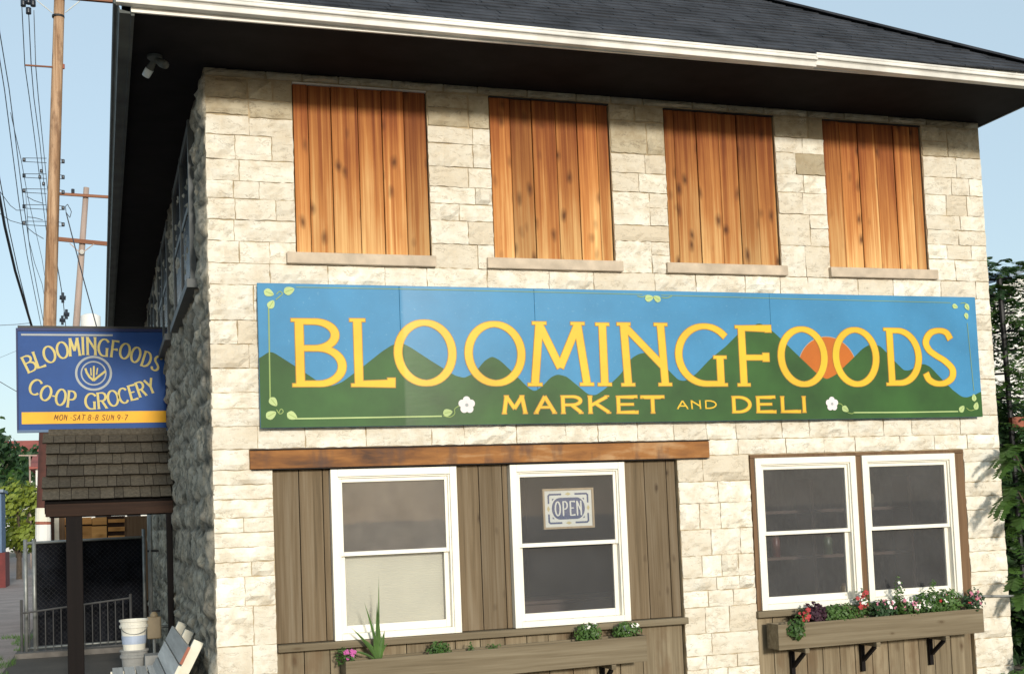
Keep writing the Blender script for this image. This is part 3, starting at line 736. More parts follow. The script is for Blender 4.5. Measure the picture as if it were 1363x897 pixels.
def glyph(ch, x0, x1, z0, z1, y, sw, tn, mat, parent, omat=None, og=.011, rot=0, serif=1.0, flip=1):
    paths, ser = G[ch]
    ix = (sw if ch in 'OGCSU89' else tn)/2
    def tf(p, c=None):
        return (x0+ix+(x1-x0-2*ix)*p[0], z0+tn/2+(z1-z0-tn)*p[1])
    cxx, czz = (x0+x1)/2, (z0+z1)/2; cr, sr = math.cos(rot), math.sin(rot)
    def ro(p):
        a, b = p[0]-cxx, p[1]-czz; return (cxx+a*cr-b*sr, czz+a*sr+b*cr)
    for mode in ((0, 1) if omat else (1,)):
        mb = MB(); yy = y-(.0012 if mode else 0); g_ = 0 if mode else og
        k = 0
        def put(pts, wt, wn_, grow):
            nonlocal k
            tmp = MB(); strip(tmp, pts, wt, wn_, yy-k*.00012*(1 if mode else .5), grow)
            n = len(mb.v); mb.v += [((*ro((v[0], v[2])),)[0], v[1], ro((v[0], v[2]))[1]) for v in tmp.v]
            mb.f += [tuple(n+i for i in f) for f in tmp.f]; k += 1
        for pth in paths: put([tf(p) for p in pth], sw, tn, g_)
        if serif:
            h = z1-z0
            for s in ser:
                c = tf(s); zz = c[1]+(-tn/2+.016*h*1.3 if s[1] < .3 else (tn/2-.016*h*1.3 if s[1] > .8 else 0))
                L = (sw*.5+.055*h)*serif
                put([(c[0]-L, zz), (c[0]+L, zz)], .03*h, .042*h, g_)
                # bracket between serif and stem
        o = mb.build('letter' if mode else 'letter_edge', mat if mode else omat, parent)
        for p in o.data.polygons: pass
    return o

# ------------------------------------------------------------------ the long painted sign
sg = empty('shop_sign', (3.98, -.06, 2.644), 'long painted sign reading BLOOMINGFOODS MARKET AND DELI with green mountains and orange sun', 'sign')
YS = -.095
def sp(px, py): return at(px, py, YS)
sx0, sz1 = sp(342, 375); sx1, _ = sp(1298, 397); _, sz0 = sp(345, 569)
sz1 = (sz1+sp(1298, 397)[1])/2; sz0 = (sz0+sp(1307, 555)[1])/2
seams = [sx0, sp(534, 470)[0], sp(714, 470)[0], sp(1028, 470)[0], sx1]
for i in range(4):
    MB().box(seams[i]+.0012, seams[i+1]-.0012, YS, YS+.04, sz0, sz1).build('panel', M['blue'], sg, bevel=.002)
for z_ in (sz0+.15, sz1-.15): MB().box(sx0+.1, sx1-.1, YS+.04, -.002, z_-.03, z_+.03).build('batten', M['darkwood'], sg)
# orange setting sun
cs_, rs_ = sp(1102, 493), (sp(1141, 493)[0]-sp(1063, 493)[0])/2
d = MB(); pts = arc(cs_[0], cs_[1], rs_*1.02, rs_*1.02, 0, 360, 60)[:-1]; d.poly([(p[0], YS-.0008, p[1]) for p in pts]); d.build('sun_rim', M['pinkline'], sg)
d = MB(); pts = arc(cs_[0], cs_[1], rs_, rs_, 0, 360, 60)[:-1]; d.poly([(p[0], YS-.0014, p[1]) for p in pts]); d.build('painted_sun', M['orange'], sg)
# mountain ridge: measured ridge points, rounded at peaks and valleys
ridge = [(342, 477), (358, 468), (364, 469), (386, 483), (412, 500), (428, 511), (442, 514), (456, 508), (483, 488), (508, 468), (522, 459), (534, 456), (546, 462), (575, 481), (606, 500), (618, 503), (632, 496), (645, 480), (655, 474), (666, 480), (686, 499), (704, 517), (712, 521), (722, 514), (733, 502), (742, 498), (754, 501), (772, 516), (783, 525), (793, 526), (806, 517), (826, 498), (840, 477), (850, 471), (861, 469), (874, 476), (893, 496), (903, 506), (912, 507), (926, 498), (946, 477), (966, 461), (986, 441), (1001, 434), (1010, 430), (1018, 433), (1032, 444), (1062, 473), (1087, 497), (1100, 505), (1112, 499), (1133, 479), (1148, 464), (1160, 457), (1172, 461), (1190, 480), (1203, 493), (1211, 493), (1219, 488), (1229, 484), (1238, 488), (1252, 503), (1268, 519), (1280, 528), (1287, 529), (1298, 525), (1307, 521)]
RP = [sp(*p) for p in ridge]
RP[0] = (sx0+.002, RP[0][1]); RP[-1] = (sx1-.002, RP[-1][1])
rx = np.array([p[0] for p in RP]); rzv = np.array([p[1] for p in RP])
xx = np.linspace(sx0+.002, sx1-.002, 720); zz_ = np.interp(xx, rx, rzv)
ker = np.array([1, 2, 3, 4, 3, 2, 1.]); ker /= ker.sum(); zpad = np.pad(zz_, 3, mode='edge'); zz_ = np.convolve(zpad, ker, 'valid')
mm = MB()
for i in range(719): mm.quad((xx[i], YS-.0022, sz0+.001), (xx[i+1], YS-.0022, sz0+.001), (xx[i+1], YS-.0022, zz_[i+1]), (xx[i], YS-.0022, zz_[i]))
mm.build('painted_mountains', M['green'], sg)
# letters, boxes measured in the photograph
zt_, zb_ = sp(600, 427)[1], sp(600, 513.5)[1]
YL = YS-.0036
for ch, a0, a1, t0, t1 in [('B', 386, 458.6, 424.5, 514.4), ('L', 462, 524.3, 424.5, 514.4), ('O', 524.5, 607, 426, 513.5), ('O', 618.5, 698.7, 428, 513.5), ('M', 698.5, 790, 428.7, 513.4),
                     ('I', 792.5, 813.5, 430, 513.4), ('N', 820, 894.5, 430, 513.6), ('G', 898.5, 970.8, 431, 514), ('F', 970.5, 1028, 433.7, 513.8), ('O', 1035, 1100.8, 435, 514.6),
                     ('O', 1108, 1169.5, 436, 514.4), ('D', 1173, 1224.8, 437, 512.8), ('S', 1225.5, 1272.5, 437, 513.4)]:
    X0 = sp(a0, 470)[0]; X1 = sp(a1, 470)[0]; Z1 = sp((a0+a1)/2, t0)[1]; Z0 = sp((a0+a1)/2, t1)[1]
    glyph(ch, X0, X1, Z0, Z1, YL, .068, .046, M['yellow'], sg, M['outline'], .0065)
for ch, a0, a1, t0, t1 in [('M', 666, 703, 526.5, 550.5), ('A', 709.5, 741, 526.5, 550.3), ('R', 743, 776.5, 526.5, 550.2), ('K', 779, 813.5, 526.8, 550), ('E', 815.5, 849, 527, 550), ('T', 853, 884, 527.2, 549.8),
                     ('A', 899.5, 917, 532.5, 544.5), ('N', 917.5, 934.5, 532.5, 544.3), ('D', 935, 953.5, 532.5, 544.1), ('D', 970, 999, 527.3, 549.4), ('E', 1002, 1032.5, 527.5, 549.2), ('L', 1034.5, 1065, 527.5, 549), ('I', 1065, 1075, 527.5, 548.8)]:
    X0 = sp(a0, 538)[0]; X1 = sp(a1, 538)[0]; Z1 = sp((a0+a1)/2, t0)[1]; Z0 = sp((a0+a1)/2, t1)[1]
    sm = t0 > 530
    glyph(ch, X0, X1, Z0, Z1, YL, .015 if sm else .031, .012 if sm else .018, M['yellow'], sg, None if sm else M['outline'], .006, serif=.8)
# border line, leaf corners, blossoms
def leaf(cx, cz, s, ang, y=YS-.006):
    n = 14; pts = []
    for i in range(n):
        t = 2*math.pi*i/n; r = s*(1-.28*math.cos(t))*.62
        x, z = math.cos(t)*s*.95-(.1*s if abs(t-math.pi) < .3 else 0), math.sin(t)*s*.62*(1.15-.45*math.cos(t))
        pts.append((cx+x*math.cos(ang)-z*math.sin(ang), y, cz+x*math.sin(ang)+z*math.cos(ang)))
    MB().poly(pts).build('painted_leaf', M['palegreen'], sg)
    v = MB(); strip(v, [(cx-s*.7*math.cos(ang), cz-s*.7*math.sin(ang)), (cx+s*.8*math.cos(ang), cz+s*.8*math.sin(ang))], .005, .005, y-.0008); v.build('leaf_vein', M['line'], sg)
def smooth(P):
    for _ in range(3):
        Q = [P[0]]
        for i in range(len(P)-1):
            a, b = P[i], P[i+1]; Q += [(a[0]*.75+b[0]*.25, a[1]*.75+b[1]*.25), (a[0]*.25+b[0]*.75, a[1]*.25+b[1]*.75)]
        P = Q+[P[-1]]
    return P
def pl(pts, w_=.011, y=YS-.0048, mat=None):
    v = MB(); strip(v, smooth([sp(*p) for p in pts]), w_, w_, y); v.build('border_line', mat or M['line'], sg)
pl([(357.5, 410), (358, 440), (359.5, 530)]); pl([(394, 557.2), (480, 555.8), (588, 553.8)], .011, mat=M['palegreen'])
pl([(1136, 549), (1200, 548.8), (1275, 547.5)], mat=M['palegreen'])
pl([(394, 382.4), (600, 386), (855, 392)], .0045); pl([(880, 393), (1060, 398), (1265, 403)], .0045); pl([(1287, 430), (1291, 470), (1296, 520)], .005)
for px, py, s, an in [(358, 390, 6.5, -.4), (361, 405, 6, 1.0), (385, 387, 7, .35), (364, 535, 6.5, -.9), (361, 552, 7, .5), (389, 553.5, 7, -.5),
                      (596, 549, 6.5, .2), (1125, 544.5, 6, -.6), (864, 397, 6.5, .2), (874, 397.5, 6, 2.6), (1271, 408, 5, -.3), (1287, 409, 5.5, -1.0), (1286, 421, 5, -1.3),
                      (1280, 544, 6, .8), (1296, 529, 5.5, 1.6), (1299, 540, 6, 1.2)]:
    x, z = sp(px, py); leaf(x, z, s/150, an)
for loop in ([(368, 392), (372, 387), (377, 391), (372, 395), (367, 399)], [(368, 545), (372, 552), (378, 548), (374, 543), (371, 549)], [(590, 553), (598, 556), (606, 551), (604, 544), (611, 540)],
             [(1113, 537), (1119, 537), (1122, 541)], [(1128, 549), (1134, 551), (1137, 548)], [(1278, 404), (1283, 403), (1287, 405)], [(1286, 543), (1291, 547), (1297, 545)], [(848, 394), (855, 396), (860, 393)], [(880, 396), (888, 397), (894, 394)]):
    pl(loop, .007, YS-.0052, M['line'])
def blossom(px, py, r):
    cx, cz = sp(px, py); fl_ = MB()
    for k in range(5):
        a = R(90+72*k); pts = arc(cx+math.cos(a)*r*.56, cz+math.sin(a)*r*.56, r*.46, r*.46, 0, 360, 14)[:-1]
        fl_.poly([(p[0], YS-.0066-k*.0003, p[1]) for p in pts])
    b_ = fl_.build('painted_blossom', M['petal'], sg)
    pts = arc(cx, cz, r*.2, r*.2, 0, 360, 12)[:-1]; MB().poly([(p[0], YS-.0092, p[1]) for p in pts]).build('blossom_eye', M['ringp'], b_)
blossom(621, 539, .075); blossom(1107, 537.5, .068)

# ------------------------------------------------------------------ hanging blue sign over the alley
YH = 6.5
hs = empty('hanging_sign', (-.95, YH, 3.18), 'blue projecting sign reading BLOOMINGFOODS CO-OP GROCERY with orange hours strip', 'sign')
def hp(px, py): return at(px, py, YH)
hx0 = hp(24, 500)[0]; hx1 = hp(220, 500)[0]; hz1 = hp(120, 441)[1]; hz0 = hp(125, 571)[1]
MB().box(hx0, hx1, YH+.003, YH+.06, hz0, hz1).build('panel', M['navy'], hs, bevel=.003)
f = MB(); f.box(hx0-.02, hx1+.02, YH-.01, YH+.07, hz1, hz1+.035); f.box(hx0-.02, hx0, YH-.01, YH+.07, hz0, hz1); f.box(hx1, hx1+.02, YH-.01, YH+.07, hz0, hz1)
f.build('frame', M['navyedge'], hs); MB().box(hx0-.02, hx1+.02, YH-.01, YH+.07, hz0-.03, hz0).build('bottom_rail', M['bluewall'], hs)
def hb(x0, y0, x1, y1, mat, nm, y):
    a, b = hp(x0, y1), hp(x1, y0); return MB().box(a[0], b[0], y, y+.004, a[1], b[1]).build(nm, mat, hs)
hb(29, 546.5, 221, 564.5, M['amber'], 'hours_strip', YH-.004)
hb(28, 445, 150, 446.6, M['ringp'], 'pinstripe', YH-.001)
K = 4.077
def hl(ch, cx, cy, w_, h_, rot, mat=None, sw=.030, tn=.017, y=None, serif=.7):
    px, py = cx/K, 430+cy/K; x, z = hp(px, py); s = 1/100.2
    wd, hh = w_/K*s*1.0, h_/K*s
    glyph(ch, x-wd/2, x+wd/2, z-hh/2, z+hh/2, (YH-.0015) if y is None else y, sw, tn, mat or M['cream'], hs, None, rot=R(rot), serif=serif)
for t in [('B', 157, 220, 60, 92, 24), ('L', 208, 197, 50, 92, 18), ('O', 268, 170, 66, 92, 14), ('O', 338, 147, 64, 92, 9), ('M', 403, 130, 66, 96, 4), ('I', 450, 124, 22, 96, 1), ('N', 496, 125, 60, 96, -1),
          ('G', 562, 133, 62, 96, -4), ('F', 618, 140, 44, 92, -8), ('O', 678, 152, 60, 88, -11), ('O', 737, 172, 56, 88, -14), ('D', 793, 196, 52, 86, -18), ('S', 850, 218, 48, 86, -22)]:
    hl(*t)
for t in [('C', 192, 347, 62, 86, -20), ('O', 250, 380, 60, 84, -17), ('-', 291, 392, 24, 84, -12), ('O', 330, 402, 58, 90, -10), ('P', 386, 412, 52, 90, -6),
          ('G', 492, 424, 64, 88, 1), ('R', 552, 420, 58, 88, 4), ('O', 613, 408, 62, 88, 8), ('C', 668, 394, 54, 86, 11), ('E', 717, 377, 44, 84, 14), ('R', 763, 358, 50, 84, 17), ('Y', 815, 340, 52, 84, 20)]:
    hl(*t)
x = 292
for ch in 'MON.-SAT.8-8 SUN.9-7':
    if ch == ' ': x += 14; continue
    wd = {'M': 28, 'I': 8, '.': 9, '-': 14}.get(ch, 22)
    hl(ch, x+wd/2, 512, wd-3, 32, -12 if ch not in '.' else 0, M['ink'], .009, .008, YH-.006, 0); x += wd+1.5
ce = hp(508/K, 430+272/K)
for (r, wd) in ((.213, .028), (.150, .018)):
    v = MB(); strip(v, arc(ce[0], ce[1], r, r, 90, 450, 48), wd, wd, YH-.002); v.build('emblem_ring', M['ringp'], hs)
v = MB()
strip(v, [(ce[0], ce[1]-.10), (ce[0]+.004, ce[1]+.095)], .022, .02, YH-.002)
strip(v, [(ce[0], ce[1]-.095), (ce[0]-.05, ce[1]-.05), (ce[0]-.085, ce[1]+.01), (ce[0]-.10, ce[1]+.065)], .026, .03, YH-.0022)
strip(v, [(ce[0], ce[1]-.095), (ce[0]+.05, ce[1]-.05), (ce[0]+.10, ce[1]-.01), (ce[0]+.15, ce[1]+.03)], .026, .03, YH-.0024)
strip(v, [(ce[0]-.03, ce[1]-.03), (ce[0]-.035, ce[1]+.07)], .016, .016, YH-.0026); strip(v, [(ce[0]+.035, ce[1]-.02), (ce[0]+.05, ce[1]+.07)], .016, .016, YH-.0028)
v.build('emblem_sprout', M['cream'], hs)
MB().box(hx0, .0, YH+.02, YH+.05, hz1+.036, hz1+.07).build('bracket_arm', M['iron'], hs)
for zz in (hz0+.2, hz1-.2): MB().box(hx1+.02, .02, YH+.02, YH+.05, zz-.03, zz+.03).build('bracket', M['iron'], hs)

# ------------------------------------------------------------------ OPEN card in the second window
YO = .085
op = empty('open_sign', (*[at(756, 705, YO)[0], YO, at(756, 705, YO)[1]],), 'small framed OPEN sign with blue oval hanging inside the second ground floor window', 'sign')
def ob(x0, y0, x1, y1, y, mat, nm, par=op):
    a, b = at(x0, y1, YO), at(x1, y0, YO); return MB().box(a[0], b[0], y, y+.003, a[1], b[1]).build(nm, mat, par)
MBf = MB()
a, b = at(723.5, 704.5, YO), at(789, 648.5, YO)
ox0, oz0, ox1, oz1 = a[0], a[1], b[0], b[1]
fw_ = .018
fr = MB(); fr.box(ox0, ox1, YO-.012, YO+.012, oz0, oz0+fw_); fr.box(ox0, ox1, YO-.012, YO+.012, oz1-fw_, oz1); fr.box(ox0, ox0+fw_, YO-.012, YO+.012, oz0+fw_, oz1-fw_); fr.box(ox1-fw_, ox1, YO-.012, YO+.012, oz0+fw_, oz1-fw_)
fr.build('frame', M['cardframe'], op)
MB().box(ox0+fw_, ox1-fw_, YO, YO+.006, oz0+fw_, oz1-fw_).build('card', M['card'], op)
ocx, ocz, ow, oh = (ox0+ox1)/2, (oz0+oz1)/2, ox1-ox0, oz1-oz0
br = MB()
for sx in (-1, 1):
    for sz in (-1, 1):
        X, Z = ocx+sx*ow*.385, ocz+sz*oh*.355
        strip(br, [(ocx+sx*ow*.13, Z), (X-sx*.012, Z), (X, Z-sz*.012), (X, ocz+sz*oh*.13)], .016, .016, YO-.0015)
br.build('corner_bracket', M['cardblue'], op)
tri = MB()
for sx in (-1, 1):
    for sz in (-1, 1):
        X, Z = ocx+sx*ow*.315, ocz+sz*oh*.25; q = [(X, YO-.0015, Z), (X-sx*.02, YO-.0015, Z), (X, YO-.0015, Z-sz*.02)]
        tri.poly(q)
tri.build('corner_mark', M['cardblue'], op)
gd = MB()
for (dx, dz, w_, h_) in ((0, .36, .06, .03), (0, -.36, .06, .03), (.39, 0, .03, .055), (-.39, 0, .03, .055)):
    X, Z = ocx+dx*ow, ocz+dz*oh; gd.poly([(X-w_/2, YO-.0022, Z), (X, YO-.0022, Z-h_/2), (X+w_/2, YO-.0022, Z), (X, YO-.0022, Z+h_/2)])
gd.build('gold_mark', M['cardgold'], op)
ew, eh = ow*.325, oh*.27
pts = arc(ocx+ew*.5, ocz, ew*.5, eh, -90, 90, 14)+arc(ocx-ew*.5, ocz, ew*.5, eh, 90, 270, 14)
MB().poly([(p[0], YO-.002, p[1]) for p in pts]).build('oval', M['cardblue'], op)
X = ocx-ew*.86; lw = ew*1.72/4
for i, ch in enumerate('OPEN'):
    glyph(ch, X+lw*i+.004, X+lw*(i+1)-.004, ocz-eh*.68, ocz+eh*.68, YO-.003, .014, .009, M['card'], op, None, serif=.4)
MB().tube([(ocx-.08, YO, oz1), (ocx-.02, YO+.01, oz1+.05)], .002, 5).build('cord', M['iron'], op)

# shelving with jars seen dimly through the right-hand windows
sh = empty('display_shelf', (6.1, .9, .02), 'dim wooden shelving standing inside the right hand shop windows', 'shelf')
for z_ in (.75, 1.28, 1.75): MB().box(4.9, 7.3, .9, 1.15, z_, z_+.03).build('shelf_board', M['counter'], sh)
for x_ in (4.9, 6.08, 7.27): MB().box(x_, x_+.04, .88, 1.17, .02, 2.1).build('upright', M['counter'], sh)
jm = {n_: plain('jar_'+n_, c_, .4, .2, 3, 0) for n_, c_ in (('amber', (.12, .075, .02)), ('cream', (.17, .15, .11)), ('green', (.04, .06, .03)), ('red', (.09, .022, .018)))}
for (x_, z_, r_, h_, cn, lab_) in ((5.15, 1.31, .05, .2, 'red', 'dim red jar on the upper inside shelf behind the left of the paired windows'), (5.42, 1.31, .05, .17, 'amber', 'squat amber tin on the inside shelf behind the left of the paired windows'),
        (5.72, 1.31, .045, .22, 'red', 'tall dark red bottle on the inside shelf just left of the brown mullion'), (6.33, 1.31, .05, .2, 'green', 'dark green bottle on the inside shelf behind the rightmost window'),
        (6.62, 1.31, .055, .14, 'cream', 'low cream tin on the inside shelf behind the rightmost window'), (5.28, .78, .05, .2, 'cream', 'cream jar low on the inside shelf behind the left of the paired windows'),
        (6.5, .78, .045, .22, 'amber', 'amber bottle low on the inside shelf behind the rightmost window'), (5.55, 1.78, .06, .2, 'amber', 'amber jar on the topmost inside shelf behind the left of the paired windows'), (6.85, 1.78, .06, .16, 'cream', 'cream tin on the topmost inside shelf behind the rightmost window')):
    o = empty('jar', (x_, 1.0, z_), lab_, 'jar')
    MB().lathe((x_, 1.0, z_), [(.001, 0), (r_, 0), (r_, h_*.8), (r_*.7, h_*.9), (r_*.7, h_*.92)], 10).build('body', jm[cn], o, smooth=True)
    MB().lathe((x_, 1.0, z_), [(r_*.74, h_*.9), (r_*.74, h_), (.001, h_)], 10).build('lid', M['counter'], o, smooth=True)
ct = empty('shop_counter', (2.4, 1.6, .02), 'dark brown counter standing inside the second ground floor window', 'counter')
MB().box(1.2, 4.2, 1.4, 1.9, .02, .95).build('cabinet', M['counter'], ct, bevel=.01); MB().box(1.15, 4.25, 1.35, 1.95, .952, .99).build('worktop', M['counter'], ct, bevel=.01)

# ------------------------------------------------------------------ window boxes
def window_box(x0, x1, zt0, zt1, h, yb, yf, brk, label):
    b_ = empty('window_box', ((x0+x1)/2, (yb+yf)/2, zt0-h), label, 'planter')
    def pbox(nm, xa, xb, ya, yb_, top=0, bot=0, mat=M['boxwood']):
        mb = MB(); za, zb = zt0+(zt1-zt0)*(xa-x0)/(x1-x0), zt0+(zt1-zt0)*(xb-x0)/(x1-x0)
        mb.v = [(xa, ya, za-h+bot), (xb, ya, zb-h+bot), (xb, yb_, zb-h+bot), (xa, yb_, za-h+bot), (xa, ya, za-top), (xb, ya, zb-top), (xb, yb_, zb-top), (xa, yb_, za-top)]
        mb.f = [(3, 2, 1, 0), (4, 5, 6, 7), (0, 1, 5, 4), (1, 2, 6, 5), (2, 3, 7, 6), (3, 0, 4, 7)]
        return mb.build(nm, mat, b_, bevel=.003)
    pbox('front_board', x0, x1, yf, yf+.022); pbox('back_board', x0, x1, yb-.022, yb)
    pbox('end_board', x0+.002, x0+.024, yf+.0225, yb-.0225, 0, .002); pbox('end_board', x1-.024, x1-.002, yf+.0225, yb-.0225, 0, .002)
    s_ = MB(); xa, xb = x0+.025, x1-.025; n = 40; ny = 5
    for j in range(ny+1):
        for i in range(n+1):
            u = i/n; x = xa+(xb-xa)*u; y = yf+.023+(yb-.046-yf)*j/ny
            s_.v.append((x, y, zt0+(zt1-zt0)*u-.035+.012*mnoise.noise(Vector((x*9, y*9, 2)))))
    for j in range(ny):
        for i in range(n): a_ = j*(n+1)+i; s_.f.append((a_, a_+1, a_+n+2, a_+n+1))
    s_.build('soil', M['soil'], b_)
    for xk in brk:
        za = zt0+(zt1-zt0)*(xk-x0)/(x1-x0)-h
        k_ = MB().box(xk-.022, xk+.022, yf-.015, .03, za-.045, za-.002); k_.build('bracket_bar', M['boxwood'], b_, bevel=.004)
        k2 = MB(); p = [(xk, yb-.02, za-.05), (xk, yb-.0, za-.12), (xk, .0, za-.20), (xk, .012, za-.27)]
        k2.bar((xk, .02, za-.046), (xk, .02, za-.30), .04, .03, up=(0, 1, 0)); k2.bar((xk, yf+.05, za-.05), (xk, .0, za-.19), .032, .03, up=(1, 0, 0))
        k2.build('bracket_stay', M['darkwood'], b_)
    return b_
zb1 = at(861, 845, -.24)[1]; zb0 = at(460, 880, -.24)[1]
B1 = window_box(1.003, 3.675, zb0, zb1, .225, -.035, -.245, (1.25, 2.25, 3.35), 'long weathered wooden window box with few plants under the two left windows')
zc0 = at(1037, 831, -.24)[1]; zc1 = at(1309, 809, -.24)[1]
B2 = window_box(4.985, 7.235, zc0, zc1, .232, -.035, -.245, (5.27, 6.03, 6.80), 'weathered wooden window box full of flowers under the pair of right hand windows')

def soilz(x): 
    return (zb0+(zb1-zb0)*(x-1.003)/2.672 if x < 4 else zc0+(zc1-zc0)*(x-4.985)/2.25)-.03
def clump(c, rad, n, size, mat, nm, par, droop=0, seed=1):
    rnd = random.Random(seed); mb = MB(); c = Vector(c)
    for _ in range(n):
        d = Vector((rnd.gauss(0, 1), rnd.gauss(0, 1), rnd.gauss(0, 1))).normalized()*(rnd.random()**.45)
        p = c+Vector((d.x*rad[0], d.y*rad[1], d.z*rad[2]-droop*abs(d.x)**2))
        nrm = (d+Vector((rnd.uniform(-.8, .8), rnd.uniform(-1.2, .2), rnd.uniform(-.2, .9)))).normalized()
        a = nrm.orthogonal().normalized(); q = Matrix.Rotation(rnd.uniform(0, 6.28), 3, nrm); a = q @ a; b = nrm.cross(a)
        s = size*rnd.uniform(.6, 1.25)
        mb.poly([p-a*s, p-a*s*.2+b*s*.5, p+a*s*.5+b*s*.38, p+a*s*1.1+nrm*s*.2, p+a*s*.5-b*s*.38, p-a*s*.2-b*s*.5])
    return mb.build(nm, mat, par)
def flower(p, r, mat, par, rnd, petals=5):
    mb = MB(); p = Vector(p); n = Vector((rnd.uniform(-.5, .3), -1, rnd.uniform(-.1, .7))).normalized(); a = n.orthogonal().normalized(); b = n.cross(a)
    for k in range(petals):
        t = 2*math.pi*(k+rnd.uniform(-.1, .1))/petals; d = a*math.cos(t)+b*math.sin(t); e = n.cross(d)
        mb.poly([p, p+d*r*.55+e*r*.42+n*r*.1, p+d*r*1.0+e*r*.25, p+d*r*1.0-e*r*.25, p+d*r*.55-e*r*.42+n*r*.1])
    return mb.build('blossom', mat, par)
PG = ('plants in the long left window box', 'plants in the right window box')
def plant(x, y, rx_, h, n, size, mat, label, flowers=(), name='flowering_plant', cat='plant', group=None, seed=1, zoff=0, ry_=.075, stems=6, dz=0):
    z = soilz(x)+zoff
    o = empty(name, (x, y, z), label, cat, PG[0] if x < 4 else PG[1]); rnd = random.Random(seed)
    clump((x, y-.015, z+h*.6+dz), (rx_*1.3, ry_*1.25, h*.78), int(n*2.2), size*1.12, mat, 'foliage', o, seed=seed)
    st = MB()
    for _ in range(stems):
        st.tube([(x+rnd.uniform(-.02, .02), y, z-.01), (x+rnd.uniform(-.6, .6)*rx_, y+rnd.uniform(-.5, .5)*ry_, z+h*.8)], .0028, 5, .0016)
    st.build('stems', M['leaf'], o)
    for (m_, cnt, r, spread) in flowers:
        for _ in range(cnt):
            flower((x+rnd.uniform(-1, 1)*rx_*spread, y-ry_*rnd.uniform(.2, 1.0), z+h*rnd.uniform(.45, 1.2)), r*1.2*rnd.uniform(.8, 1.2), M[m_], o, rnd)
    return o
def bx(px, py, y=-.2): return at(px, py, y)[0]
plant(bx(1056, 838), -.235, .075, .13, 120, .020, M['leaf'], 'dark green trailing plant spilling over the left end of the right window box', seed=2, name='trailing_plant', zoff=-.10, ry_=.06)
plant(bx(1069, 820), -.16, .055, .12, 30, .018, M['leaf'], 'red geranium at the left end of the right window box, beside purple leaves', (('fl_red', 13, .019, .9),), seed=3)
plant(bx(1088, 815), -.14, .10, .15, 150, .022, M['leaf_purple'], 'dark purple leaved coleus in the right window box beside the left red geranium', seed=4, name='foliage_plant')
plant(bx(1122, 812), -.15, .16, .13, 330, .016, M['leaf_mid'], 'low green bushy plant without flowers in the right window box', seed=5, name='foliage_plant')
plant(bx(1153, 800), -.12, .06, .23, 40, .018, M['leaf'], 'tall red flowered geranium in the middle of the right window box', (('fl_red', 15, .019, .9), ('fl_white', 2, .024, .6)), seed=6)
plant(bx(1180, 806), -.14, .11, .14, 170, .020, M['leaf_dark'], 'dark leaved plant with pink blossoms in the middle of the right window box', (('fl_pink', 13, .018, .9), ('fl_white', 5, .018, .9)), seed=7)
o_ = plant(bx(1204, 795), -.10, .05, .29, 60, .017, M['leaf_mid'], 'thin upright light green stem rising before the rightmost window, beside the red flowers', (('fl_white', 3, .016, .9),), seed=8, ry_=.03)
plant(bx(1214, 806), -.17, .10, .14, 110, .018, M['leaf_mid'], 'petunia with pink and white blossoms right of the middle of the window box', (('fl_pink', 7, .020, .9), ('fl_white', 6, .026, .9)), seed=9)
plant(bx(1238, 803), -.15, .11, .17, 220, .018, M['leaf'], 'leafy green plant with two white blossoms in the right half of the window box', (('fl_white', 5, .028, .8),), seed=10)
plant(bx(1250, 788), -.10, .035, .26, 40, .017, M['leaf_mid'], 'tall thin green shoot standing in front of the lower right window sash', (), seed=11, ry_=.02)
plant(bx(1264, 797), -.14, .13, .18, 260, .019, M['leaf_mid'], 'bushy green plant topped by dull red flowers near the right end of the window box', (('fl_red', 5, .015, .9), ('fl_white', 2, .026, .5)), seed=12)
plant(bx(1297, 800), -.17, .09, .17, 110, .018, M['leaf_dark'], 'plant with dusty pink red blossoms at the far right end of the right window box', (('fl_pink', 9, .018, .9), ('fl_red', 3, .016, .9)), seed=13)
# left box
def blade(p, d, L, w_, bend, par, mat):
    mb = MB(); p = Vector(p); d = Vector(d).normalized(); n = 9; side = d.cross(Vector((0, 1, 0))).normalized(); b0 = 0
    for i in range(n+1):
        t = i/n; c = p+d*L*t+Vector(bend)*L*t*t; w = w_*(.55+1.1*t*(1-t)*2)*(1-t**3)
        mb.v += [tuple(c-side*w), tuple(c+Vector((0, -w*.35, 0))), tuple(c+side*w)]
    for i in range(n):
        a = 3*i; mb.f += [(a, a+1, a+4, a+3), (a+1, a+2, a+5, a+4)]
    return mb.build('leaf', mat, par)
gx = bx(506, 870)
gl = empty('sword_leaf_plant', (gx, -.15, soilz(gx)), 'tall sword leaved green plant standing in the left window box before the leftmost window', 'plant')
for dx, dz, L, w_, bd in ((.02, 1, .72, .007, (.0, 0, 0)), (-.01, 1, .50, .016, (.02, 0, 0)), (.05, 1, .40, .018, (-.02, 0, 0)), (-.18, 1, .52, .010, (-.08, -.05, 0)), (-.45, 1, .36, .013, (-.25, -.1, -.05)),
                          (-.75, .8, .38, .010, (-.45, -.1, -.42)), (-.3, 1, .25, .016, (-.3, 0, -.1)), (.12, 1, .28, .020, (.05, 0, -.05)), (0, 1, .22, .028, (.1, 0, 0)), (-.1, 1, .26, .022, (-.05, -.1, 0)), (.25, 1, .20, .014, (.2, 0, -.2))):
    blade((gx+random.uniform(-.01, .01), -.15+random.uniform(-.015, .015), soilz(gx)-.01), (dx, random.uniform(-.08, .04), dz), L, w_, bd, gl, M['leaf_mid'])
plant(bx(465, 872), -.17, .045, .09, 30, .014, M['leaf'], 'small magenta flower cluster at the left end of the left window box', (('fl_magenta', 14, .014, .9),), seed=21)
plant(bx(459, 868), -.10, .05, .10, 40, .016, M['leaf'], 'low green sprig behind the magenta flowers in the left window box', seed=22, name='seedling')
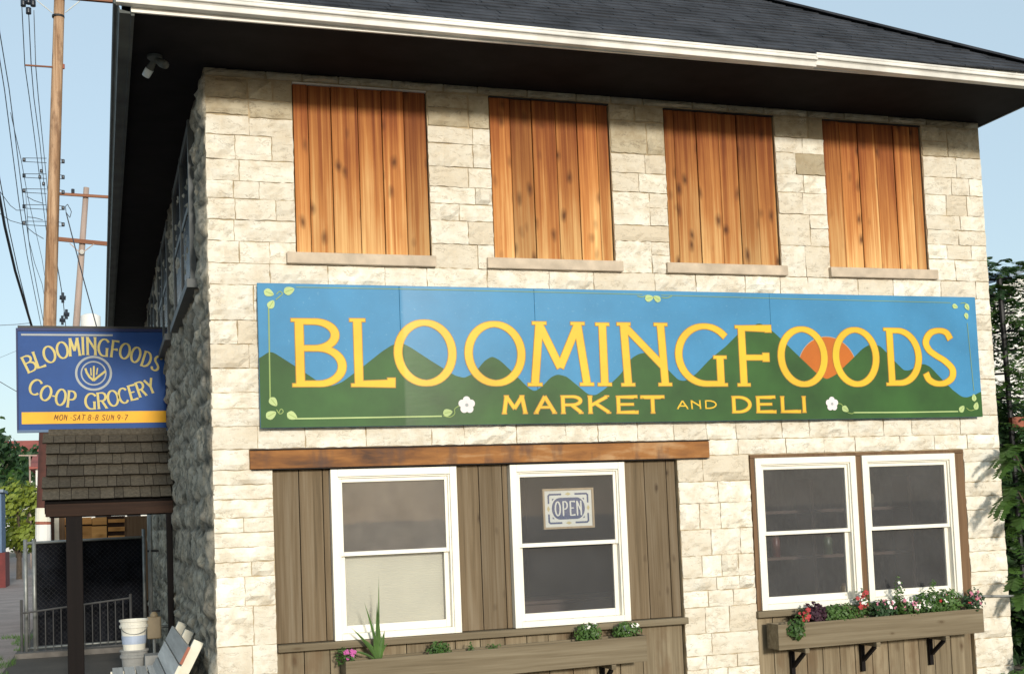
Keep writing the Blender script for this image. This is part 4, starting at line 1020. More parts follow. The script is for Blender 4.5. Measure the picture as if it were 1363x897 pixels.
plant(bx(586, 862), -.13, .085, .09, 90, .016, M['leaf'], 'small green weed in the middle of the left window box', seed=23, name='seedling')
plant(bx(629, 856), -.12, .02, .07, 14, .012, M['leaf_mid'], 'tiny seedling just right of the middle weed in the left window box', seed=24, name='seedling', stems=2)
plant(bx(660, 853), -.12, .05, .05, 26, .010, M['leaf_mid'], 'sparse row of tiny seedlings near the second window in the left window box', seed=25, name='seedling', stems=2)
plant(bx(785, 838), -.15, .10, .13, 230, .015, M['leaf_mid'], 'parsley like green tuft below the second window with a few pale flowers', (('fl_white', 4, .020, .8),), seed=26, name='foliage_plant')
plant(bx(836, 832), -.15, .11, .10, 170, .016, M['leaf_mid'], 'green plant with two white daisies at the right end of the left window box', (('fl_white', 5, .022, .9),), seed=27, dz=.02)

# ------------------------------------------------------------------ alley: awning, timber post, fence
aw = empty('shingled_awning', (-.72, 5.0, 2.03), 'wooden shake roofed awning over the alley doorway with brown beam', 'awning')
awA, awB = (5.0, 2.19), (6.25, 3.06)      # (y, z) lower and upper edge
XA0, XA1 = -1.475, -.045
dv = Vector((0, awB[0]-awA[0], awB[1]-awA[1])); Ls = dv.length; dv.normalize(); dn = Vector((0, -dv.z, dv.y))
MB().obox((((XA0+XA1)/2), (awA[0]+awB[0])/2+.02, (awA[1]+awB[1])/2-.02), (1, 0, 0), dv, dn, (XA1-XA0)/2, Ls/2, .02).build('deck', M['darkwood'], aw)
rows = 6
random.seed(11)
base_me = {}
for r in range(rows):
    x = XA0-random.uniform(0, .08)
    while x < XA1-.02:
        wd = random.choice((.10, .13, .16, .19)); x2 = min(x+wd, XA1+.01)
        if x2-x > .03:
            ln = Ls/rows*1.25; key = round(x2-x, 2)
            if key not in base_me:
                w_ = key; mb = MB(); t0_, t1_ = .042, .006
                mb.v = [(.003, .05, 0), (w_-.003, .05, 0), (w_-.003, ln, 0), (.003, ln, 0), (.003, 0, t0_), (w_-.003, 0, t0_), (w_-.003, ln, t1_), (.003, ln, t1_)]
                mb.f = [(3, 2, 1, 0), (4, 5, 6, 7), (0, 1, 5, 4), (1, 2, 6, 5), (2, 3, 7, 6), (3, 0, 4, 7)]
                me = bpy.data.meshes.new('shingle'); me.from_pydata(mb.v, [], mb.f); me.materials.append(M['shake']); base_me[key] = me
            o = bpy.data.objects.new('shingle', base_me[key]); col.objects.link(o); o.parent = aw
            p = Vector((x, awA[0]-.03, awA[1]-.01))+dv*(Ls/rows*r+random.uniform(-.006, .004))+dn*.016
            mx = Matrix.Translation(p) @ Matrix(((1, 0, 0, 0), (0, dv.y, dn.y, 0), (0, dv.z, dn.z, 0), (0, 0, 0, 1))) @ Matrix.Rotation(-R(2.6), 4, 'X')
            o.matrix_local = Matrix.Translation(-aw.location) @ mx
        x = x2
MB().obox(((XA0+XA1)/2, awB[0]+.0, awB[1]+.035), (1, 0, 0), dv, dn, (XA1-XA0)/2, .07, .012).build('ridge_board', M['shake'], aw)
MB().box(XA0, XA1, 4.99, 5.09, 2.03, 2.175).build('beam', M['beam'], aw, bevel=.005)
MB().box(XA0, XA1, 6.2, 6.28, 2.03, 2.2).build('beam', M['darkwood'], aw)
for x_ in (XA0+.02, -.10): MB().bar((x_, 5.02, 2.10), (x_, 6.25, 2.95), .06, .09).build('rafter', M['darkwood'], aw)
MB().box(-1.255, -1.075, 5.0, 5.14, 0, 2.03).build('post', M['darkwood'], aw, bevel=.008)
MB().box(-.13, -.06, 5.0, 5.1, 0, 2.03).build('post', M['darkwood'], aw, bevel=.006)

fn = empty('alley_fence', (-1.1, 10.5, 0), 'galvanised steel fence with dark screening closing the alley behind the awning', 'fence')
YG = 10.5
zt = lambda x: 1.70+(x+1.95)*.012
for x_ in (-1.985, -1.86): MB().tube([(x_, YG, 0), (x_, YG, zt(x_)+.06)], .032, 10).build('post', M['galv'], fn, smooth=True)
MB().tube([(-.22, YG, 0), (-.22, YG, 1.85)], .028, 10).build('post', M['galv'], fn, smooth=True)
MB().tube([(-1.98, YG, zt(-1.98)), (-.2, YG, zt(-.2))], .022, 8).build('top_rail', M['galv'], fn, smooth=True)
MB().tube([(-1.98, YG-.01, .08), (-.2, YG-.01, .10)], .018, 8).build('bottom_rail', M['galv'], fn, smooth=True)
random.seed(3)
MB().box(-1.85, -.24, YG+.034, YG+.038, .11, 1.72).build('screen_cloth', M['screenfence'], fn)
x = -1.84
while x < -.25:
    wd = min(.105, -.245-x)
    MB().box(x+.003, x+wd-.003, YG+.02+random.uniform(0, .01), YG+.03, .12, zt(x)-.03).build('slat', M['screenfence'], fn); x += wd
ms = MB(); q = .055     # chain-link wires
for k in range(-40, 60):
    for s in (1, -1):
        x_a, x_b = -1.85, -.24; z_a = .1+k*q*1.4
        pts = []
        for (X_) in (x_a, x_b):
            pts.append((X_, z_a+s*(X_-x_a)))
        (xa, za), (xb, zb) = pts
        # clip to the frame
        def clip(z_): return xa+(z_-za)*s
        lo, hi = .1, 1.72
        t = [xa, xb]
        c1, c2 = clip(lo), clip(hi)
        a_, b_ = max(xa, min(c1, c2)), min(xb, max(c1, c2))
        if b_-a_ < .02: continue
        ms.bar((a_, YG-.004*s, za+s*(a_-xa)), (b_, YG-.004*s, za+s*(b_-xa)), .0022)
o = ms.build('chain_link', M['iron'], fn); o['kind'] = 'stuff'  # wires coloured dark to take in the alley shade
rl = empty('iron_railing', (-1.25, 9.9, 0), 'low iron railing with thin upright bars in front of the alley fence', 'railing')
YR = 9.9
MB().tube([(-2.02, YR, .66), (-.45, YR, .80)], .014, 8).build('rail', M['shadesteel'], rl); MB().tube([(-2.02, YR, .06), (-.45, YR, .09)], .02, 8).build('rail', M['shadesteel'], rl)
for x_ in (-2.02, -.45): MB().tube([(x_, YR, 0), (x_, YR, .86)], .02, 8).build('post', M['shadesteel'], rl)
for i in range(1, 14):
    x_ = -2.02+i*1.57/14; MB().tube([(x_, YR, .07), (x_, YR, .66+.14*i/14)], .009, 6).build('bar', M['shadesteel'], rl)
M['kerb'] = plain('dark_kerb', (.11, .10, .09), .95, .3, 6, .4)  # concrete toned darker than the loose blocks
MB().box(-2.1, -.3, 9.55, 9.85, 0, .09).build('kerb', M['kerb'])
k = bpy.data.objects['kerb']; solo(k); tag(k, 'low concrete kerb running along the foot of the iron railing', 'kerb')

# plywood and timber lean-to glimpsed over the fence
lt = empty('timber_shed', (-1.0, 16.5, 0), 'sunlit orange plywood shed front glimpsed above the fence under the awning', 'shed')
YT = 16.5
def tb(px0, py0, px1, py1, nm, mat, y=YT, t=.04):
    a, b = at(px0, py1, y), at(px1, py0, y); return MB().box(a[0], b[0], y, y+t, a[1], b[1]).build(nm, mat, lt)
for (a_, b_) in ((86, 122), (122.8, 142)): 
    tb(a_, 688, b_, 698.6, 'panel', M['orangewood']); tb(a_, 699.6, b_, 760, 'panel', M['orangewood'])
for (a_, b_) in ((690, 695.5), (700.5, 707), (712, 720)): tb(144, a_, 166, b_, 'plank', M['orangewood'])
tb(69, 640, 200, 687, 'top_beam', M['beam'], YT+.05); tb(69, 687, 72, 800, 'post', M['beam'], YT-.05); tb(167, 686, 200, 800, 'side_panel', M['trim_brown'], YT+.05); tb(143, 686, 166.5, 800, 'back_panel', M['beam'], YT+.06)
tb(80, 687, 86, 800, 'post', M['trim_brown'], YT-.02)
tb(72.3, 689, 79.5, 800, 'window_panel', M['creampaint'], YT+.02)
MB().box(at(70, 700, YT)[0], .1, YT+.12, YT+2.2, 0, 2.1).build('body', M['beam'], lt)

# pipes and meter on the side wall
mp = empty('drain_pipe', (-.17, 9.3, 0), 'grey vertical service pipe fixed to the shaded side wall by the fence', 'pipe')
MB().tube([(-.17, 9.3, 0), (-.17, 9.3, 2.3), (-.10, 9.3, 2.45), (-.02, 9.3, 2.47)], .035, 10).build('pipe', M['galv'], mp, smooth=True)
for z_ in (.6, 1.5): MB().box(-.21, -.0, 9.27, 9.33, z_, z_+.03).build('clip', M['iron'], mp)
me_ = empty('meter_box', (-.2, 6.9, .40), 'tan metal meter box on the side wall just behind the white bucket', 'meter')
MB().box(-.31, -.13, 6.9, 7.0, .40, .69).build('body', M['tanmetal'], me_, bevel=.015)
MB().lathe((-.22, 6.93, .69), [(.05, 0), (.05, .03), (.03, .06), (.001, .065)], 12).build('cap', M['tanmetal'], me_, smooth=True)
MB().tube([(-.22, 6.98, .0), (-.22, 6.98, .41)], .02, 8).build('conduit', M['galv'], me_)
MB().tube([(-.13, 6.95, .55), (-.02, 6.95, .55)], .02, 8).build('conduit', M['galv'], me_)
cb = at(178, 826, 5.6)
bk = empty('bucket', (cb[0], 5.6, .09), 'white plastic bucket stack standing in the alley beside the bench', 'bucket')
def bucket(z, lab, mat, nm):
    MB().lathe((cb[0], 5.6, z), [(.001, 0), (.125, 0), (.15, .30), (.168, .305), (.168, .335), (.156, .34), (.158, .375), (.172, .38), (.172, .40), (.160, .40), (.12, .03), (.001, .025)], 28).build(nm, mat, bk, smooth=False)
bucket(0, 0, M['concrete'], 'lower_bucket'); bucket(.36, 1, M['bucket'], 'upper_bucket')
MB().lathe((cb[0], 5.6, .36), [(.1385, .11), (.1466, .21)], 28).build('label', M['bucketlabel'], bk)
hd = MB(); hd.tube([(cb[0]+.15*math.cos(t), 5.6-.15-.02*math.sin(t*2), .36+.33-.10*math.sin(t)) for t in [math.pi*i/10 for i in range(11)]], .004, 6); hd.build('handle', M['galv'], bk)
bk.location.z = 0
for c_ in bk.children: c_.location = -bk.location

# slatted bench, back leaning on the side wall
bn = empty('bench', (-.3, 2.0, 0), 'old slatted wooden bench with grey boards and ends painted sunlit cream against the side wall', 'bench')
BY0, BY1 = .9, 3.3
top = Vector((-.10, 0, .80)); bot = Vector((-.34, 0, .34)); dd = (top-bot).normalized(); nn = Vector((-dd.z, 0, dd.x))
for y_ in (BY0, BY1-.1, 2.1):
    c = (top+bot)/2; MB().obox((c.x, y_+.02, c.z), dd, (0, 1, 0), nn, (top-bot).length/2+.06, .028, .045).build('back_leg', M['creampaint'], bn, bevel=.004)
    MB().box(-.80, -.30, y_-.01, y_+.05, .34, .40).build('seat_rail', M['creampaint'], bn)
    MB().box(-.78, -.72, y_-.01, y_+.05, 0, .34).build('leg', M['creampaint'], bn); MB().box(-.36, -.30, y_-.012, y_+.05, 0, .34).build('leg', M['creampaint'], bn)
for i, t in enumerate((.08, .42, .76)):
    c = bot+(top-bot)*(t+.06)+nn*.062
    MB().obox((c.x, (BY0+BY1)/2-.02, c.z), dd, (0, 1, 0), nn, .080, (BY1-BY0)/2+.05, .013).build('back_slat', M['plankgrey'], bn, bevel=.003)
    MB().obox((c.x, BY0-.079, c.z), dd, (0, 1, 0), nn, .080, .008, .013).build('sunlit_slat_end', M['redpaint'] if i == 2 else M['creampaint'], bn)  # cream ends carry sunlight painted in, apart from the red one
for i in range(4):
    x_ = -.78+i*.115; MB().box(x_, x_+.10, BY0-.07, BY1+.03, .402, .428).build('seat_slat', M['plankgrey'], bn, bevel=.003)
cbk = MB().box(-.42, -.14, 5.05, 5.45, 0, .20).build('concrete_block', M['concrete'], bevel=.01); solo(cbk); tag(cbk, 'grey concrete block lying between the bucket and the bench', 'block')
cbk = MB().box(-.40, -.16, 5.08, 5.42, .202, .36).build('concrete_block', M['concrete'], bevel=.01); solo(cbk); tag(cbk, 'grey concrete block stacked on top of another beside the bucket', 'block')

# ------------------------------------------------------------------ utility poles and lines
def wp(px, py, Y): x, z = at(px, py, Y); return (x, Y, z)
YP = 22
up_ = empty('utility_pole', (wp(55, 720, YP)[0], YP, 0), 'tall brown wooden utility pole with racks of insulators rising behind the blue sign', 'pole')
pb, pt_ = Vector(wp(57.5, 720, YP)), Vector(wp(79, 2, YP)); dr = (pt_-pb); p0 = pb-dr*(pb.z/dr.z)
MB().tube([p0, pb+dr*.3, pb+dr*.65, pt_+dr*.05], .175, 16, .125).build('shaft', M['polewood'], up_, smooth=True)
MB().box(wp(49, -3, YP)[0], wp(156, 3, YP)[0], YP-.19, YP-.08, pt_.z+.02, pt_.z+.11).build('crossarm', M['armwood'], up_)
MB().bar(wp(49, 1, YP-.15), wp(70, 18, YP-.15), .02).build('brace', M['galv'], up_); MB().bar(wp(106, 2, YP-.15), wp(87, 17, YP-.15), .02).build('brace', M['galv'], up_)
MB().tube([Vector(wp(77.5, 23, YP))+Vector((0, 0, -.02)), Vector(wp(77.5, 23, YP))+Vector((0, 0, .03))], .150, 16).build('band', M['iron'], up_)
ins_me = None
def insulator(px, py, par, s=1.0):
    x, y, z = wp(px, py, YP)
    return MB().tube([(x, y, z-.045*s), (x, y, z-.02*s), (x, y, z), (x, y, z+.02*s), (x, y, z+.045*s)], .038*s, 8, .038*s).build('insulator', M['ceramic'], par, smooth=True)
for k_, yy in enumerate((213, 234, 254, 275, 297)):
    insulator(32, yy, up_); insulator(84, yy+2, up_)
    for d_ in (-3, 3):
        MB().tube([wp(32, yy+d_*.8, YP), wp(62, yy+d_+1, YP)], .008, 5).build('rack_rod', M['iron'], up_); MB().tube([wp(84, yy+2+d_*.8, YP), wp(72, yy+1+d_, YP)], .008, 5).build('rack_rod', M['iron'], up_)
for (a_, b_) in ((55, 228), (53, 236), (58, 245)): insulator(a_, b_, up_, .9)
MB().box(wp(34, 88, YP)[0], wp(70, 88, YP)[0], YP-.1, YP-.06, wp(40, 89, YP)[2]-.02, wp(40, 89, YP)[2]+.015).build('bracket', M['armwood'], up_)
for a_, b_ in ((38, 2), (31, 5), (44, 5), (38, 15)): insulator(a_, b_, up_, 1.7)
MB().tube([wp(84, 86, YP), wp(84, 92, YP)], .04, 8).build('insulator', M['redpaint'], up_)
# painted bands / posters near the foot
MB().tube([p0, p0+dr*(4.6/dr.z)], .182, 14, .172).build('tarred_butt', M['tarred'], up_, smooth=True)
for y0_, y1_, mt_ in ((676, 694, M['creampaint']), (694, 698, M['redpaint']), (698, 722, M['farwhite'])):
    a_, b_ = Vector(wp(57.7, y1_, YP)), Vector(wp(58.2, y0_, YP)); MB().tube([a_, b_], .190, 14, .190).build('painted_band', mt_, up_)

Y2 = 45
p2 = empty('utility_pole', (wp(98, 560, Y2)[0], Y2, 0), 'pale slender utility pole with two crossarms standing farther down the alley', 'pole')
pb, pt_ = Vector(wp(101, 440, Y2)), Vector(wp(115, 250, Y2)); dr = pt_-pb; p0 = pb-dr*(pb.z/dr.z)
MB().tube([p0, pb, pt_], .17, 12, .115).build('shaft', M['polewood2'], p2, smooth=True)
for (x0_, y0_, x1_, y1_, w_) in ((74, 258, 160, 263.5, .11), (74, 318, 156, 326, .17)):
    MB().bar(wp(x0_, y0_, Y2-.2), wp(x1_, y1_, Y2-.2), .1, w_).build('crossarm', M['armwood'], p2)
MB().bar(wp(109, 337, Y2-.25), wp(125, 325, Y2-.25), .035).build('brace', M['polewood2'], p2); MB().bar(wp(107, 337, Y2-.25), wp(93, 324, Y2-.25), .035).build('brace', M['polewood2'], p2)
MB().tube([wp(109, 335, Y2-.3), wp(109, 336, Y2-.35)], .09, 8).build('plate', M['farwhite'], p2)
MB().tube([wp(97, 252, Y2-.2), wp(97, 257, Y2-.2)], .07, 8).build('insulator', M['ceramic'], p2)

def wire(pts, r, mat, label, group=None):
    P = [Vector(wp(*p)) for p in pts]; out = []
    if pts[0][0] <= 5: P[0:0] = [P[0]+(P[0]-P[1]).normalized()*14]      # runs on past the frame to the next pole
    for i in range(len(P)-1):
        for k in range(6): out.append(P[i].lerp(P[i+1], k/6))
    out.append(P[-1]); o = MB().tube(out, r, 5).build('overhead_line', mat, smooth=True); solo(o); tag(o, label, 'cable', group); return o
wire([(0, 46, 14), (12, 118, 16), (33, 283, 20), (42, 345, 24), (62, 450, 36)], .010, M['cable_pale'], 'pale overhead line crossing the upper left sky, right one of the two outermost')
wire([(-2, 70, 14), (6, 120, 15), (25, 268, 19), (36, 340, 23), (60, 460, 36)], .010, M['cable_pale'], 'pale overhead line at the far left edge of the sky')
wire([(14, 150, 18), (28, 212, 20), (37, 262, 24), (56, 345, 34), (68, 420, 50)], .008, M['cable_pale'], 'very faint line between the left pair and the pole, passing the first insulator')
for k_, (pts_, lab_) in enumerate(((((29, 8, YP), (33, 88, 23), (39, 130, 26), (50, 215, 32), (62, 310, 40)), 'leftmost of the three lines dropping from the dark insulator cluster'),
                     (((38, 16, YP), (41.5, 88, 23), (45, 130, 26), (53, 190, 32), (64, 300, 44)), 'middle line of the three dropping from the dark insulator cluster'),
                     (((45, 14, YP), (47.5, 88, 23), (51, 130, 26), (57, 190, 32), (66, 280, 44)), 'rightmost line of the three beside the upper pole'))):
    wire(pts_, .012, M['cable_pale'] if k_ == 2 else M['cable'], lab_)
wire([(-2, 255, 16), (6, 300, 17), (20, 360, 19), (43, 437, YP)], .030, M['cable'], 'thick dark bundled cable sloping down from the left edge to the blue sign')
wire([(3, 256, 16), (12, 305, 17), (24, 360, 19), (42, 432, YP)], .010, M['cable'], 'thin cable running just beside the thick bundled cable')
wire([(88, 283, YP), (97, 318, 22), (112, 375, 21), (130, 440, 20)], .014, M['cable'], 'dark cable hanging diagonally in front of the far pole')
wire([(93, 278, YP), (90, 272, YP), (87, 275, YP), (88, 283, YP), (93, 290, YP), (95, 282, YP), (93, 277, YP)], .009, M['cable'], 'small coiled loop of cable beside the near pole')
wire([(36, 262, YP), (45, 267, YP), (57, 271, YP)], .009, M['cable'], 'short upper jumper wire curving to the near pole')
wire([(36, 289, YP), (46, 290, YP), (57, 293, YP)], .009, M['cable'], 'short middle jumper wire curving to the near pole')
wire([(36, 303, YP), (46, 311, YP), (58, 318, YP)], .009, M['cable'], 'short lower jumper wire curving to the near pole')
wire([(5, 262, 20), (14, 274, 21), (22, 280, 21), (33, 280, YP)], .008, M['cable'], 'service wire sagging from the left edge to the fourth insulator')
wire([(5, 288, 20), (14, 294, 21), (32, 299, YP)], .008, M['cable'], 'service wire sagging from the left edge to the lowest insulator')
wire([(34, 255, YP), (36, 280, YP), (38, 318, YP+2), (46, 350, 26), (56, 378, 30), (66, 430, 44)], .008, M['cable_pale'], 'fine wire dropping through the insulator rack and away behind the pole')
wire([(72, 330, 24), (80, 375, 40), (84, 400, 44), (88, 440, 50)], .018, M['cable_pale'], 'pale line running away between the two poles')
for a_, b_, Y_ in ((83.5, 396, 44), (88.5, 418, 47), (83, 426, 50)):
    x_, y_, z_ = wp(a_, b_, Y_); o = MB().tube([(x_, y_, z_-.22), (x_, y_, z_-.06), (x_, y_, z_+.02), (x_, y_, z_+.2)], .06, 8, .06).build('line_fitting', M['ceramic']); 
    bb = MB().tube([(x_-.12, y_, z_), (x_+.12, y_, z_-.02)], .09, 8).build('clamp', M['ceramic'], None)
    bb.parent = o; solo_c = None
    tag(o, {396: 'dark line fitting between the poles, uppermost of three', 418: 'dark line fitting between the poles, middle of three', 426: 'small dark line fitting just above the blue sign'}[b_], 'fitting')
wire([(0, 433, 60), (20, 432, 60), (40, 430, 60)], .02, M['cable_pale'], 'pale wire crossing the sky at the left just above the blue sign')
wire([(0, 508, 20), (10, 514, 20), (24, 522, 20)], .008, M['cable'], 'short dark service wire reaching the left edge of the blue sign')
wire([(0, 476, 40), (24, 466, 40)], .008, M['cable_pale'], 'faint wire rising toward the top left of the blue sign')

# ------------------------------------------------------------------ far background
def tree(x, y, h, crad, mat, label, n=900, leaf_s=.25, trunk=.2, seed=1, crown0=.25, name='tree', group=None, lobes=9):
    rnd = random.Random(seed); o = empty(name, (x, y, 0), label, 'tree' if name != 'bush' else 'bush', group)
    t = MB(); t.tube([(x, y, 0), (x+.1*trunk, y, h*.4), (x-.2*trunk, y, h*.8)], trunk, 9, trunk*.35)
    mb = MB()
    for l in range(lobes):
        a = rnd.uniform(0, 6.28); rr = crad*rnd.uniform(.15, .7); zc = h*(crown0+(1-crown0)*rnd.uniform(.15, .85)); lc = Vector((x+math.cos(a)*rr, y+math.sin(a)*rr, zc))
        t.tube([(x, y, h*rnd.uniform(.2, .5)), tuple((Vector((x, y, h*.5))+lc)/2), tuple(lc)], trunk*.35, 5, trunk*.08)
        lr = crad*rnd.uniform(.3, .5)
        for _ in range(n//lobes):
            d = Vector((rnd.gauss(0, 1), rnd.gauss(0, 1), rnd.gauss(0, 1))).normalized()*(rnd.random()**.35)*lr; d.z *= .85
            p = lc+d; nr = (d.normalized()+Vector((rnd.uniform(-1, 1), rnd.uniform(-1, 1), rnd.uniform(-.5, 1)))).normalized(); aa = nr.orthogonal().normalized(); bb = nr.cross(aa); s = leaf_s*rnd.uniform(.5, 1.2)
            mb.poly([p-aa*s, p+bb*s*.5, p+aa*s, p-bb*s*.5])
    t.build('trunk', M['bark'], o); mb.build('crown', mat, o); return o
def ax(px, y): return at(px, 640, y)[0]
tree(ax(24, 45), 45, 4.0, 2.0, M['leaf_yellow'], 'yellow green sunlit bush at the left edge beside the alley', 1800, .17, .12, 3, .02, 'bush')
for k_, (px, y, h, cr, mt_, lab_) in enumerate(((-5, 80, 10.6, 3.4, 'leaf_dark', 'dark green tree at the left edge below the red roof'), (24, 95, 9.5, 3.0, 'leaf_dark', 'dark green tree rising behind the yellow green bush'),
                                   (48, 110, 10, 3.0, 'leaf', 'mid green tree just left of the near utility pole'), (-60, 70, 10, 5, 'leaf', 'broad tree outside the left edge of the view'), (120, 120, 10, 5, 'leaf_dark', 'tree far down the alley behind the awning'), (190, 110, 8, 4, 'leaf', 'tree far behind the shingled awning by the side wall'))):
    tree(ax(px, y), y, h, cr, M[mt_], lab_, 1500, .32, .25, 30+k_, .12)
def house(px, y, w_, d_, h, rh, wall, roof, label, gable=True, name='house'):
    x = ax(px, y); o = empty(name, (x, y, 0), label, 'house')
    MB().box(x-w_/2, x+w_/2, y, y+d_, 0, h).build('wall', wall, o)
    r = MB()
    if gable:
        r.poly([(x-w_/2-.3, y-.3, h), (x+w_/2+.3, y-.3, h), (x, y-.3, h+rh)]); r.poly([(x+w_/2+.3, y+d_, h), (x-w_/2-.3, y+d_, h), (x, y+d_, h+rh)])
        r.quad((x-w_/2-.3, y-.3, h), (x, y-.3, h+rh), (x, y+d_, h+rh), (x-w_/2-.3, y+d_, h)); r.quad((x, y-.3, h+rh), (x+w_/2+.3, y-.3, h), (x+w_/2+.3, y+d_, h), (x, y+d_, h+rh))
    else:
        r.quad((x-w_/2-.3, y-.3, h), (x+w_/2+.3, y-.3, h), (x+w_/2+.3, y+d_/2, h+rh), (x-w_/2-.3, y+d_/2, h+rh)); r.quad((x-w_/2-.3, y+d_/2, h+rh), (x+w_/2+.3, y+d_/2, h+rh), (x+w_/2+.3, y+d_, h), (x-w_/2-.3, y+d_, h))
        r.box(x-w_/2-.3, x+w_/2+.3, y-.3, y+d_, h-.1, h)
    r.build('roof', roof, o)
    for i in (-1, 1):
        f_ = MB().box(x+i*w_*.24-.5, x+i*w_*.24+.5, y-.06, y, h*.45, h*.45+1.3).build('window', M['farwhite'], o); MB().box(x+i*w_*.24-.4, x+i*w_*.24+.4, y-.08, y-.061, h*.45+.1, h*.45+1.2).build('pane', M['inside'], f_)
    return o
house(0, 130, 9, 8, 9.6, 2.2, M['farwhite'], M['farred'], 'distant house with red roof at the left edge above the dark trees', False)
house(150, 70, 5, 8, 5.6, 1.6, M['farwhite'], M['farwhite'], 'white gabled house far down the alley between sign and awning')
house(108, 60, 4.5, 8, 5.3, .9, M['farwhite'], M['farred'], 'white house with red roof far down the alley between sign and awning', False)
tk = empty('water_tank', (ax(118, 85), 85, 0), 'pale round tank far away just above the blue sign', 'tank')
a_, b_ = at(107, 425, 85), at(134, 425, 85); tc_ = ((a_[0]+b_[0])/2, 85); tr_ = (b_[0]-a_[0])/2; tzt = at(120, 421, 85)[1]
MB().lathe((*tc_, 0), [(tr_, tzt-3.2), (tr_, tzt), (tr_*.6, tzt+.15), (.01, tzt+.2)], 20).build('shell', M['farwhite'], tk, smooth=True)
for i in range(4): aa = math.pi/4+i*math.pi/2; MB().tube([(tc_[0]+math.cos(aa)*tr_*.9, 85+math.sin(aa)*tr_*.9, 0), (tc_[0]+math.cos(aa)*tr_*.8, 85+math.sin(aa)*tr_*.8, tzt-3.1)], .12, 6).build('leg', M['galv'], tk)
tk.location = (tc_[0], 85, 0)
for c_ in tk.children: c_.location = -tk.location
# blue hut on a dark red base at the left edge
HY = 37
hx = at(2, 700, HY)[0]; hut = empty('blue_hut', (hx-1.2, HY, 0), 'blue hut with dark red base cut by the left edge beside the alley', 'hut')
z1_, z0_ = at(5, 655, HY)[1], at(5, 735, HY)[1]
MB().box(hx-5, hx, HY, HY+2, z0_, z1_).build('wall', M['bluewall'], hut); MB().box(hx-5.1, hx+.12, HY-.12, HY+2, 0, z0_-.002).build('base', M['redbase'], hut); MB().box(hx-5.1, hx+.08, HY-.2, HY+2.2, z1_+.001, z1_+.10).build('roof', M['bluegrey_roof'], hut)
for i in range(8): MB().box(hx-.25-i*.6, hx-.20-i*.6, HY-.03, HY, z0_, z1_).build('wall_joint', M['bluegrey_roof'], hut)
# distant clothes-line style post
tp = empty('line_post', (ax(40, 60), 60, 0), 'thin pale T shaped post before the dark trees at the left', 'post')
MB().tube([(ax(40, 60), 60, 0), (ax(40, 60), 60, at(40, 606, 60)[1])], .05, 6).build('upright', M['polewood2'], tp)
for py_ in (606, 650): MB().bar((at(25, py_, 60)[0], 60, at(25, py_, 60)[1]), (at(49, py_, 60)[0], 60, at(49, py_, 60)[1]), .06).build('crossbar', M['polewood2'], tp)

# weeds along the alley
random.seed(9)
wd_ = MB()
for _ in range(5200):
    x = random.choice((random.uniform(-3.6, -2.05), random.uniform(-2.6, -2.05))); y = random.uniform(4.5, 14)
    if mnoise.noise(Vector((x*1.3, y*.9, 0))) < .02: continue
    h = random.uniform(.02, .10); a_ = random.uniform(0, 6.28); w_ = .006
    wd_.poly([(x-w_*math.cos(a_), y-w_*math.sin(a_), 0), (x+w_*math.cos(a_), y+w_*math.sin(a_), 0), (x+random.uniform(-.04, .04), y+random.uniform(-.04, .04), h)])
o = wd_.build('grass', M['leaf_mid']); o['kind'] = 'stuff'

# ------------------------------------------------------------------ right edge: ladder rack, ferny tree, pale building
ld = empty('metal_ladder', (8.22, .5, 0), 'dark metal ladder standing against the right corner of the building in the foliage', 'ladder')
lx = at(1333, 370, .5)[0]; lz = at(1333, 366, .5)[1]
MB().tube([(lx+.04, .5, 0), (lx-.03, .5, lz)], .028, 8).build('stile', M['iron'], ld); MB().tube([(lx-.26, .8, 0), (lx-.30, .8, lz)], .024, 8).build('stile', M['iron'], ld)
for py_ in (371, 393, 417, 441, 466, 497, 530, 562, 592):
    x_, z_ = at(1333, py_, .5); MB().tube([(lx-.27, .8, z_+.01), (lx+.09, .44, z_)], .013, 6).build('rung', M['iron'], ld)
MB().box(lx-.05, lx+.10, .42, .47, at(1333, 569, .5)[1], at(1333, 556, .5)[1]).build('bracket', M['redpaint'], ld)
rd = MB().tube([(7.26, -.03, .872), (7.80, -.04, .842)], .012, 8).build('steel_rod', M['concrete']); solo(rd); tag(rd, 'thin steel rod projecting past the right corner at the window ledge height', 'rod')
def frond(mb, p, d, L, rnd, droop=.5, nl=11, ls=.085):
    p = Vector(p); d = Vector(d).normalized(); side = d.cross(Vector((0, 0, 1))); side = side.normalized() if side.length > .05 else Vector((1, 0, 0))
    pts = []
    for i in range(nl+1):
        t = i/nl; pts.append(p+d*L*t+Vector((0, 0, -droop*L*t*t)))
    for i in range(nl):
        a, b = pts[i], pts[i+1]; w_ = .004; mb.quad(a-side*w_, a+side*w_, b+side*w_*.7, b-side*w_*.7)
        if i < 1: continue
        ax_ = (b-a).normalized(); up = side.cross(ax_).normalized()
        for s in (-1, 1):
            l_ = ls*(1-.45*(i/nl))*rnd.uniform(.85, 1.15); dd_ = (side*s*.93+ax_*.38-up*rnd.uniform(.05, .3)).normalized(); ww = l_*.24; q = ax_
            mb.poly([b, b+dd_*l_*.3+q*ww, b+dd_*l_*.7+q*ww*.8, b+dd_*l_, b+dd_*l_*.7-q*ww*.8, b+dd_*l_*.3-q*ww])
rnd = random.Random(77)
ft = empty('sumac_tree', (8.75, .6, 0), 'ferny leaved tree with feathery fronds filling the gap beside the right corner', 'tree')
tk_ = MB(); tips = []
